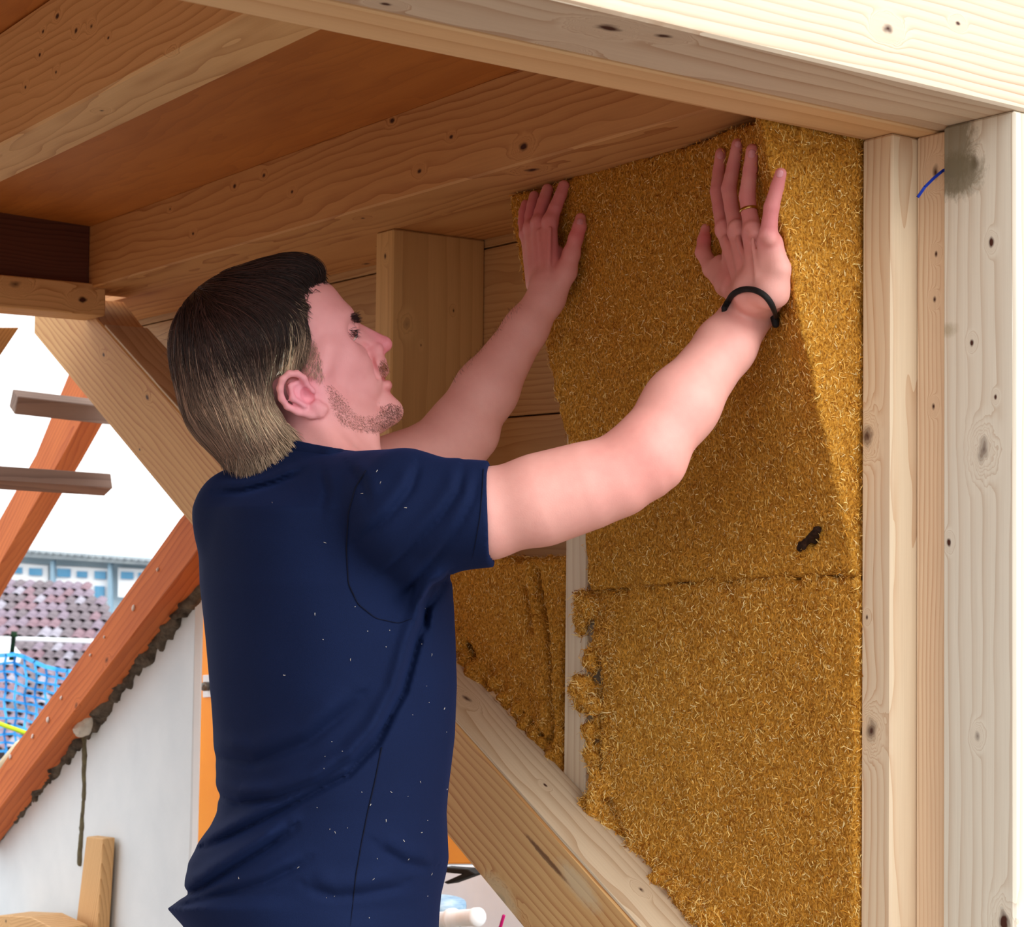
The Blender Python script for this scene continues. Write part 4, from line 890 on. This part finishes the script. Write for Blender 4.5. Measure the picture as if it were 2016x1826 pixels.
# eyes
for q in (hp(686, 657, .0285), mir(hp(686, 657, .0285))):
    M_ = hax(16); V, Fs = [], []
    for i in range(13):
        for j in range(16):
            th = math.pi * i / 12; ph = 2 * math.pi * j / 16; V.append(q + .0117 * (M_[0] * math.cos(th) + (M_[1] * math.cos(ph) + M_[2] * math.sin(ph)) * math.sin(th)))
    for i in range(12):
        for j in range(16): Fs.append((i * 16 + j, (i + 1) * 16 + j, (i + 1) * 16 + (j + 1) % 16, i * 16 + (j + 1) % 16))
    cc = np.tile(s2l([236, 230, 226]), (len(V), 1)); cc[:16 * 4] = s2l([80, 110, 120]); cc[:16 * 2] = s2l([10, 10, 10])
    o = mesh('eye', V, Fs, attr_mat('eye', .15, .6), smooth=True, colors=cc); attach(o, person)
# finger nails
NAIL = plain('finger_nail', (236, 168, 176), (224, 150, 160), 200, .3, spec=.5)
def nail(px, py, dirpx, L, wd, t0=1.8):
    P, ok = march(body, [px], [py], t0, 2.6); P = P[0]; g = grad(body, P[None])[0]; d = dirpx[0] * RT - dirpx[1] * UP; d = nrm(d - d @ g * g); s_ = np.cross(d, g); V, Fs = [], []
    for i in range(9):
        for j in range(14):
            th = math.pi * i / 8; ph = 2 * math.pi * j / 14; a = math.sin(th) * math.cos(ph); b_ = math.sin(th) * math.sin(ph); a = np.sign(a) * abs(a) ** .7
            V.append(P + d * a * L / 2 + s_ * b_ * wd / 2 + g * (math.cos(th) * .0011 - .0003 - .0012 * b_ * b_))
    for i in range(8):
        for j in range(14): Fs.append((i * 14 + j, (i + 1) * 14 + j, (i + 1) * 14 + (j + 1) % 14, i * 14 + (j + 1) % 14))
    o = mesh('fingernail', V, Fs, NAIL, smooth=True); attach(o, person)
nail(1418, 305, (.1, -1), .0105, .0088); nail(1453, 284, (.15, -1), .008, .0085); nail(1480, 303, (.1, -1), .0105, .0092); nail(1535, 342, (.25, -1), .009, .008)
nail(1142, 436, (.15, -1), .0115, .0095, 2.1)
# ring and wristband follow the skin
def wrap(name, c, ax, half, thick, sdf, mat, n=56, r0=.06, **kw):
    ax = nrm(ax); u = nrm(np.cross(ax, UP)); v = np.cross(ax, u); q = np.linspace(0, 2 * math.pi, n, endpoint=False)
    D = np.outer(np.cos(q), u) + np.outer(np.sin(q), v); t_ = np.zeros(n)
    for _ in range(60): t_ = t_ + np.maximum(-sdf(c + D * t_[:, None]), 0) * .8
    t_ = np.minimum(t_, r0); t_ = (t_ + np.roll(t_, 1) + np.roll(t_, -1) + np.roll(t_, 2) + np.roll(t_, -2)) / 5 + .0004
    prof = [(-half, 0), (-half * .9, thick * .8), (-half * .5, thick), (half * .5, thick), (half * .9, thick * .8), (half, 0)]
    V = np.concatenate([c + D * (t_ + b_)[:, None] + ax * a for a, b_ in prof]); k = len(prof); Fs = [(i * n + j, i * n + (j + 1) % n, ((i + 1) % k) * n + (j + 1) % n, ((i + 1) % k) * n + j) for i in range(k) for j in range(n)]
    o = mesh(name, V, Fs, mat, smooth=True, **kw); attach(o, person); return o
gold = plain('gold', (226, 196, 130), (210, 176, 100), 50, .22, metal=1.0)
wrap('finger_ring', hpt((1475.5, 415, .0225)), hpt((1473, 400, .022)) - hpt((1478, 432, .024)), .0018, .0011, body, gold, r0=.0105, label='thin gold wedding ring')
rub = plain('black_leather_band', (34, 30, 30), (22, 20, 20), 150, .6, bump=.2)
def tube(name, P, rad, mat, n=10, closed=False, flat=1.0, **kw):
    P = np.array(P); m_ = len(P); T = np.roll(P, -1, 0) - np.roll(P, 1, 0)
    if not closed: T[0] = P[1] - P[0]; T[-1] = P[-1] - P[-2]
    T /= np.linalg.norm(T, axis=1, keepdims=True); S1 = np.cross(T, kw.pop('up', FW)); S1 /= np.linalg.norm(S1, axis=1, keepdims=True); S2 = np.cross(T, S1)
    V = np.stack([P + rad * (S1 * math.cos(q) + S2 * math.sin(q) * flat) for q in np.linspace(0, 2 * math.pi, n, endpoint=False)], 1).reshape(-1, 3)
    Fs = [(i * n + j, i * n + (j + 1) % n, ((i + 1) % m_) * n + (j + 1) % n, ((i + 1) % m_) * n + j) for i in range(m_ if closed else m_ - 1) for j in range(n)]
    o = mesh(name, V, Fs, mat, smooth=True, **kw); attach(o, person); return o
bp = np.array([(1423, 613), (1428, 603), (1433, 594), (1438, 585), (1446, 577), (1458, 571), (1472, 569), (1486, 571), (1499, 577), (1510, 586), (1519, 599), (1525, 613), (1529, 628), (1529, 641)], float)
fine = np.stack([np.interp(np.linspace(0, 13, 52), np.arange(14), bp[:, i]) for i in (0, 1)], 1)
Pb, okb = march(body, fine[:, 0], fine[:, 1], 1.7, 2.3, lift=.0022); Pb = Pb[okb]
d0 = proj(Pb[0])[2]; d1 = proj(Pb[-1])[2]
back = [W(1524, 646, d1 + .02), W(1512, 645, d1 + .045), W(1490, 632, max(d0, d1) + .055), W(1455, 622, d0 + .045), W(1430, 618, d0 + .025)]
PP = np.concatenate([Pb, np.array(back)])
for _ in range(3): PP = (np.roll(PP, 1, 0) + 2 * PP + np.roll(PP, -1, 0)) / 4
wb = tube('wristband', PP, .0036, rub, closed=True, flat=.7, label='black leather wristband')
kn, ok = march(body, [1524], [622], 1.8, 2.4)
kS = Shape(); c0 = kn[0] if ok[0] else W(1524, 622, 2.04); kS.add(Cone(c0, c0 + RT * .002 - UP * .010, .0050, .0045), .002); V, Q = snet(kS, c0 - .02, c0 + .02, .0012)
o = mesh('wristband_knot', V, Q, rub, smooth=True); attach(o, person)

# T-shirt
shirt = Shape()
YS = [930, 960, 1000, 1060, 1150, 1250, 1380, 1480, 1540, 1565, 1600, 1630, 1660, 1700, 1745, 1762, 1775, 1790, 1802, 1826, 1900]
LS = [452, 432, 402, 392, 394, 405, 417, 423, 426, 429, 425, 412, 392, 371, 366, 374, 352, 328, 340, 362, 366]
YR = [930, 960, 1000, 1060, 1120, 1150, 1200, 1260, 1350, 1450, 1500, 1550, 1600, 1690, 1720, 1760, 1826, 1900]
RS = [700, 760, 800, 850, 884, 891, 896, 900, 902, 898, 892, 886, 882, 885, 880, 871, 866, 860]
def torso(P):
    X_, Y_, t_ = proj(P); l = np.interp(Y_, YS, LS); r_ = np.interp(Y_, YR, RS); b_ = np.interp(Y_, [930, 1000, 1150, 1400, 1600, 1826], [.12, .165, .175, .160, .155, .165])
    m_ = t_ / F; a = (r_ - l) / 2 * m_; cx_ = (X_ - (l + r_) / 2) * m_; w_ = t_ - 2.125
    k0 = np.sqrt((cx_ / a) ** 2 + (w_ / b_) ** 2) + 1e-9; k1 = np.sqrt((cx_ / a ** 2) ** 2 + (w_ / b_ ** 2) ** 2) + 1e-9
    d = k0 * (k0 - 1) / k1
    d = smax(d, (965 - Y_) * m_, .03)
    hem = np.maximum(1815 - 300 * 0 - Y_, 0) * 0
    hl = np.interp(X_, [300, 328, 350, 380, 420], [1792, 1797, 1816, 1850, 1900])
    return smax(d, (Y_ - hl) * m_, .004)
shirt.add(torso, .01)
shirt.add(Cone(W(560, 992, 2.11), W(790, 1000, 1.985), .062, .070), .03)
shirt.add(Cone(W(468, 1008, 2.12), W(560, 985, 2.12), .052, .056), .03)
shirt.add(Cone(W(560, 985, 2.14), W(640, 958, 2.27), .060, .060), .03)
pl_p, pl_n = W(655, 888, 2.06), nrm(.26 * RT + .96 * UP + .1 * FW)
nk = Cone(W(630, 968, 2.12), W(655, 870, 2.12), .072, .0640)
class Cut:
    def __init__(s, base_, p, n_, k=.003, rough=0): s.b, s.p, s.n, s.k = base_, np.array(p), nrm(n_), k; s.c, s.R = base_.c, base_.R
    def __call__(s, P): return smax(s.b(P), (P - s.p) @ s.n, s.k)
shirt.add(Cut(nk, pl_p, pl_n), .02)
sl = W(960, 1010, 1.955) - W(800, 1003, 1.96)
shirt.add(Cut(Cone(W(795, 1004, 1.965), W(990, 1010, 1.95), .0640, .0595), W(966, 1010, 1.955), nrm(sl) + .06 * UP, .002), .018)
shirt.add(Cut(Cone(W(830, 1075, 1.985), W(950, 1062, 1.965), .045, .030), W(962, 1010, 1.955), nrm(sl) + .06 * UP, .002), .02)
far = W(720, 940, 2.31) - W(620, 970, 2.25)
shirt.add(Cut(Cone(W(620, 965, 2.25), W(740, 938, 2.32), .066, .058), W(712, 945, 2.30), far, .002), .02)
shirt.add(Cone(W(950, 1014, 1.955), W(1010, 1011, 1.955), .0518, .0535), .002, True)
FOLDS = [ # polyline, width(m), amplitude(m)
 ([(426, 1556), (470, 1572), (540, 1566), (620, 1534), (690, 1490), (745, 1430), (785, 1360), (810, 1270), (835, 1190), (872, 1140)], .012, .0125),
 ([(404, 1662), (450, 1640), (520, 1605), (600, 1562), (680, 1520), (735, 1462), (760, 1420)], .010, .0110),
 ([(368, 1752), (400, 1738), (450, 1705), (510, 1668), (570, 1628)], .012, .013),
 ([(330, 1785), (420, 1760), (520, 1730), (600, 1690)], .010, .006),
 ([(745, 1130), (800, 1078), (860, 1015), (895, 965), (905, 918)], .010, .0036),
 ([(780, 1180), (840, 1110), (895, 1040), (925, 980), (934, 935)], .009, .0028),
 ([(700, 1060), (760, 1010), (800, 960), (815, 915)], .011, .0045),
 ([(835, 1250), (830, 1190), (850, 1150), (880, 1138)], .008, .007),
 ([(425, 965), (480, 962), (540, 946), (590, 925)], .008, .0045),
 ([(640, 930), (650, 970), (640, 1010)], .010, .0022),
 ([(690, 915), (720, 945), (730, 985)], .010, .0022),
 ([(420, 1480), (500, 1490), (600, 1450), (700, 1370)], .016, .007),
 ([(610, 1740), (660, 1755), (720, 1750), (790, 1735)], .014, .005),
 ([(750, 1660), (800, 1690), (850, 1700)], .014, .004)]
def fold_post(P, d):
    msk = np.abs(d) < .03
    if not msk.any(): return d
    X_, Y_, t_ = proj(P[msk]); near = 1 / (1 + np.exp((t_ - 2.12) / .02)); m_ = t_ / F; add = np.zeros(msk.sum())
    for ln, wd, am in FOLDS:
        best = np.full(len(X_), 1e9); sgn = np.zeros(len(X_)); par = np.zeros(len(X_)); n_ = len(ln) - 1
        for i in range(n_):
            a = np.array(ln[i], float); e = np.array(ln[i + 1], float) - a; qx, qy = X_ - a[0], Y_ - a[1]; u = np.clip((qx * e[0] + qy * e[1]) / (e @ e), 0, 1)
            dx, dy = qx - u * e[0], qy - u * e[1]; dd = np.hypot(dx, dy); b_ = dd < best
            best = np.where(b_, dd, best); sgn = np.where(b_, np.sign(e[0] * dy - e[1] * dx), sgn); par = np.where(b_, (i + u) / n_, par)
        s_ = best * sgn * m_; env = np.clip(np.minimum(par, 1 - par) * 5 + .25, 0, 1)
        add += env * am * 1.25 * (np.exp(-((s_ - wd * .45) / (wd * .42)) ** 2) - .8 * np.exp(-((s_ + wd * .6) / (wd * .8)) ** 2))
    soft = vnoise(P[msk], 9, 31) * .0028 + vnoise(P[msk] * np.array([1, 1, .6]), 22, 32) * .0012
    out_ = d.copy(); out_[msk] = d[msk] + (add * near + soft); return out_
shirt.post = fold_post
slo = W(640, 1400, 2.1) - np.array([.38, .38, .48]); shi = W(640, 1300, 2.1) + np.array([.42, .42, .40])
t1_ = __import__('time').time()
SV, SQ = snet(shirt, slo, shi, .0033, pad=.02)
print('shirt', len(SV), __import__('time').time() - t1_)
m, nt, b = base_mat('navy_jersey', 0.85, 0.12)
t = nt.nodes.new('ShaderNodeTexCoord').outputs['Object']
nz = NOISE(nt, t, 900, 2, .5); n2 = NOISE(nt, t, 5, 3)
c = MIX(nt, n2, rgba((23, 40, 82)), rgba((14, 24, 54))); c = MIX(nt, MN(nt, 'MULTIPLY', nz, .5), c, rgba((8, 12, 26)))
nt.links.new(c, b.inputs['Base Color']); BUMP(nt, b, nz, .3, .0006); b.inputs['Sheen Weight'].default_value = .2; b.inputs['Sheen Roughness'].default_value = .5
b.inputs['Sheen Tint'].default_value = rgba((60, 90, 170)); JER = m
so = mesh('t_shirt', SV, SQ, JER, smooth=True, label='plain navy short-sleeved T-shirt'); attach(so, person)
def surf_tube(name, pts, sdf, rad, mat, parent, lift=.0003, t0=1.6, dens=6):
    pts = np.array(pts, float); q = []
    for i in range(len(pts) - 1):
        n_ = max(2, int(np.hypot(*(pts[i + 1] - pts[i])) / dens)); q += [pts[i] + (pts[i + 1] - pts[i]) * j / n_ for j in range(n_)]
    q.append(pts[-1]); q = np.array(q); P, ok = march(sdf, q[:, 0], q[:, 1], t0, 2.5, lift=lift); P = P[ok]
    if len(P) < 3: return
    P = np.stack([np.convolve(np.pad(P[:, i], 1, 'edge'), [.25, .5, .25], 'valid') for i in range(3)], 1)
    V, Q, _ = ribbons(P[None], rad, np.zeros((1, 3)), np.random.RandomState(1)); o = mesh(name, V, Q, mat, smooth=True); attach(o, person); under2(o, parent); return o
def under2(o, pa): o.parent = pa; o.matrix_parent_inverse = Matrix.Identity(4); o.matrix_basis = Matrix.Identity(4)
SEAM = plain('seam_thread', (14, 20, 44), (10, 14, 30), 100, .9)
surf_tube('seam', [(722, 925), (700, 960), (686, 1010), (682, 1080), (686, 1150), (705, 1190), (740, 1218), (785, 1228), (820, 1215)], shirt, .0011, SEAM, so)
surf_tube('seam', [(752, 1470), (738, 1540), (724, 1600), (712, 1660), (700, 1730), (690, 1826)], shirt, .0011, SEAM, so)
surf_tube('seam', [(952, 922), (950, 960), (945, 1020), (934, 1080), (928, 1104)], shirt, .0007, SEAM, so)
# collar rib
def collar():
    u = nrm(np.cross(pl_n, FW)); v = np.cross(pl_n, u); c = pl_p + (W(652, 888, 2.12) - pl_p) ; c = c - ((c - pl_p) @ pl_n) * pl_n - pl_n * .008
    q = np.linspace(0, 2 * math.pi, 80, endpoint=False); D = np.outer(np.cos(q), u) + np.outer(np.sin(q), v); t_ = np.full(80, .045)
    for _ in range(60): t_ = t_ + np.clip(-shirt(c + D * t_[:, None]), -.002, .01) * .6
    t_ = np.minimum(t_, .085); prof = [(-.010, .000), (-.010, .0014), (.008, .0014), (.009, -.001), (.008, -.004)]; n = 80
    V = np.concatenate([c + D * (t_ + b_)[:, None] + pl_n * a for a, b_ in prof]); k = len(prof)
    o = mesh('collar', V, [(i * n + j, i * n + (j + 1) % n, ((i + 1) % k) * n + (j + 1) % n, ((i + 1) % k) * n + j) for i in range(k) for j in range(n)], JER, smooth=True); attach(o, person); under2(o, so)
collar()
# lint flecks on the shirt
fl = [(536, 990), (712, 972), (749, 951), (640, 1069), (828, 1541), (760, 1617), (795, 1656), (804, 1693), (850, 1722), (587, 1709), (735, 1732), (729, 1586), (470, 1729), (742, 928), (798, 1000), (880, 1555), (875, 1395), (690, 1300), (560, 1330), (620, 1210), (850, 1290), (770, 1560), (830, 1640), (660, 1640)]
q = np.array(fl + [(rs.uniform(620, 880), rs.uniform(1180, 1810)) for _ in range(26)]); P, ok = march(shirt, q[:, 0], q[:, 1], 1.6, 2.5, lift=.0004); sz = np.where(np.arange(len(P)) < len(fl), .0017, .0006)[ok]; P = P[ok]
d = rs.normal(0, 1, (len(P), 3)); g = grad(shirt, P); d -= (d * g).sum(1, keepdims=True) * g; d /= np.linalg.norm(d, axis=1, keepdims=True)
path = np.stack([P - d * sz[:, None], P + g * .0004, P + d * sz[:, None]], 1); V, Q, _ = ribbons(path, .00035, np.zeros((len(P), 3)), rs)
o = mesh('lint', V, Q, plain('white_lint', (235, 230, 220), (225, 215, 200), 50), kind='stuff'); attach(o, person); under2(o, so)
# trousers and shoes (below the picture, standing on the floor)
tr = Shape(); hipL, hipR = W(610, 1960, 2.19), W(640, 1960, 2.03)
feet = []
for hip, dx in ((hipL, .10), (hipR, -.10)):
    knee = np.array([hip[0] + .03, hip[1] + dx * .2, FLOOR + .50]); ank = np.array([hip[0] - .01, hip[1] + dx * .4, FLOOR + .10]); feet.append(ank)
    tr.add(Cone(hip, knee, .105, .078), .05); tr.add(Cone(knee, ank, .078, .062), .03)
tr.add(Cone(W(540, 1960, 2.1), W(720, 1960, 2.1), .105, .10), .05)
tr.add(Cone(W(425, 1888, 2.09), W(560, 1920, 2.1), .042, .075), .03)
tr.post = lambda P, d: d + vnoise(P, 9, 51) * .004 + vnoise(P, 25, 52) * .002
tlo = np.minimum(feet[0], feet[1]) - .25; thi = np.maximum(hipL, hipR) + .25; tlo[2] = FLOOR + .02
V, Q = snet(tr, tlo, thi, .010, pad=.03)
o = mesh('trousers', V, Q, plain('grey_work_cloth', (120, 112, 112), (90, 84, 86), 60, .9, .3, bscale=300), smooth=True, label='grey work trousers'); attach(o, person)
for ank in feet:
    S = Shape(); toe = ank + np.array([.17, 0, -.055]); heel = ank + np.array([-.04, 0, -.05])
    S.add(Cone(heel, toe, .040, .036, flat=UP, fs=1.0), .02); S.add(Cone(ank, ank + np.array([.03, 0, -.03]), .048, .045), .03)
    S.post = lambda P, d: smax(d, FLOOR + .002 - P[:, 2], .004)
    V, Q = snet(S, ank - .28, ank + .28, .007); o = mesh('shoe', V, Q, plain('brown_leather', (96, 66, 44), (70, 48, 32), 30, .6), smooth=True); attach(o, person)
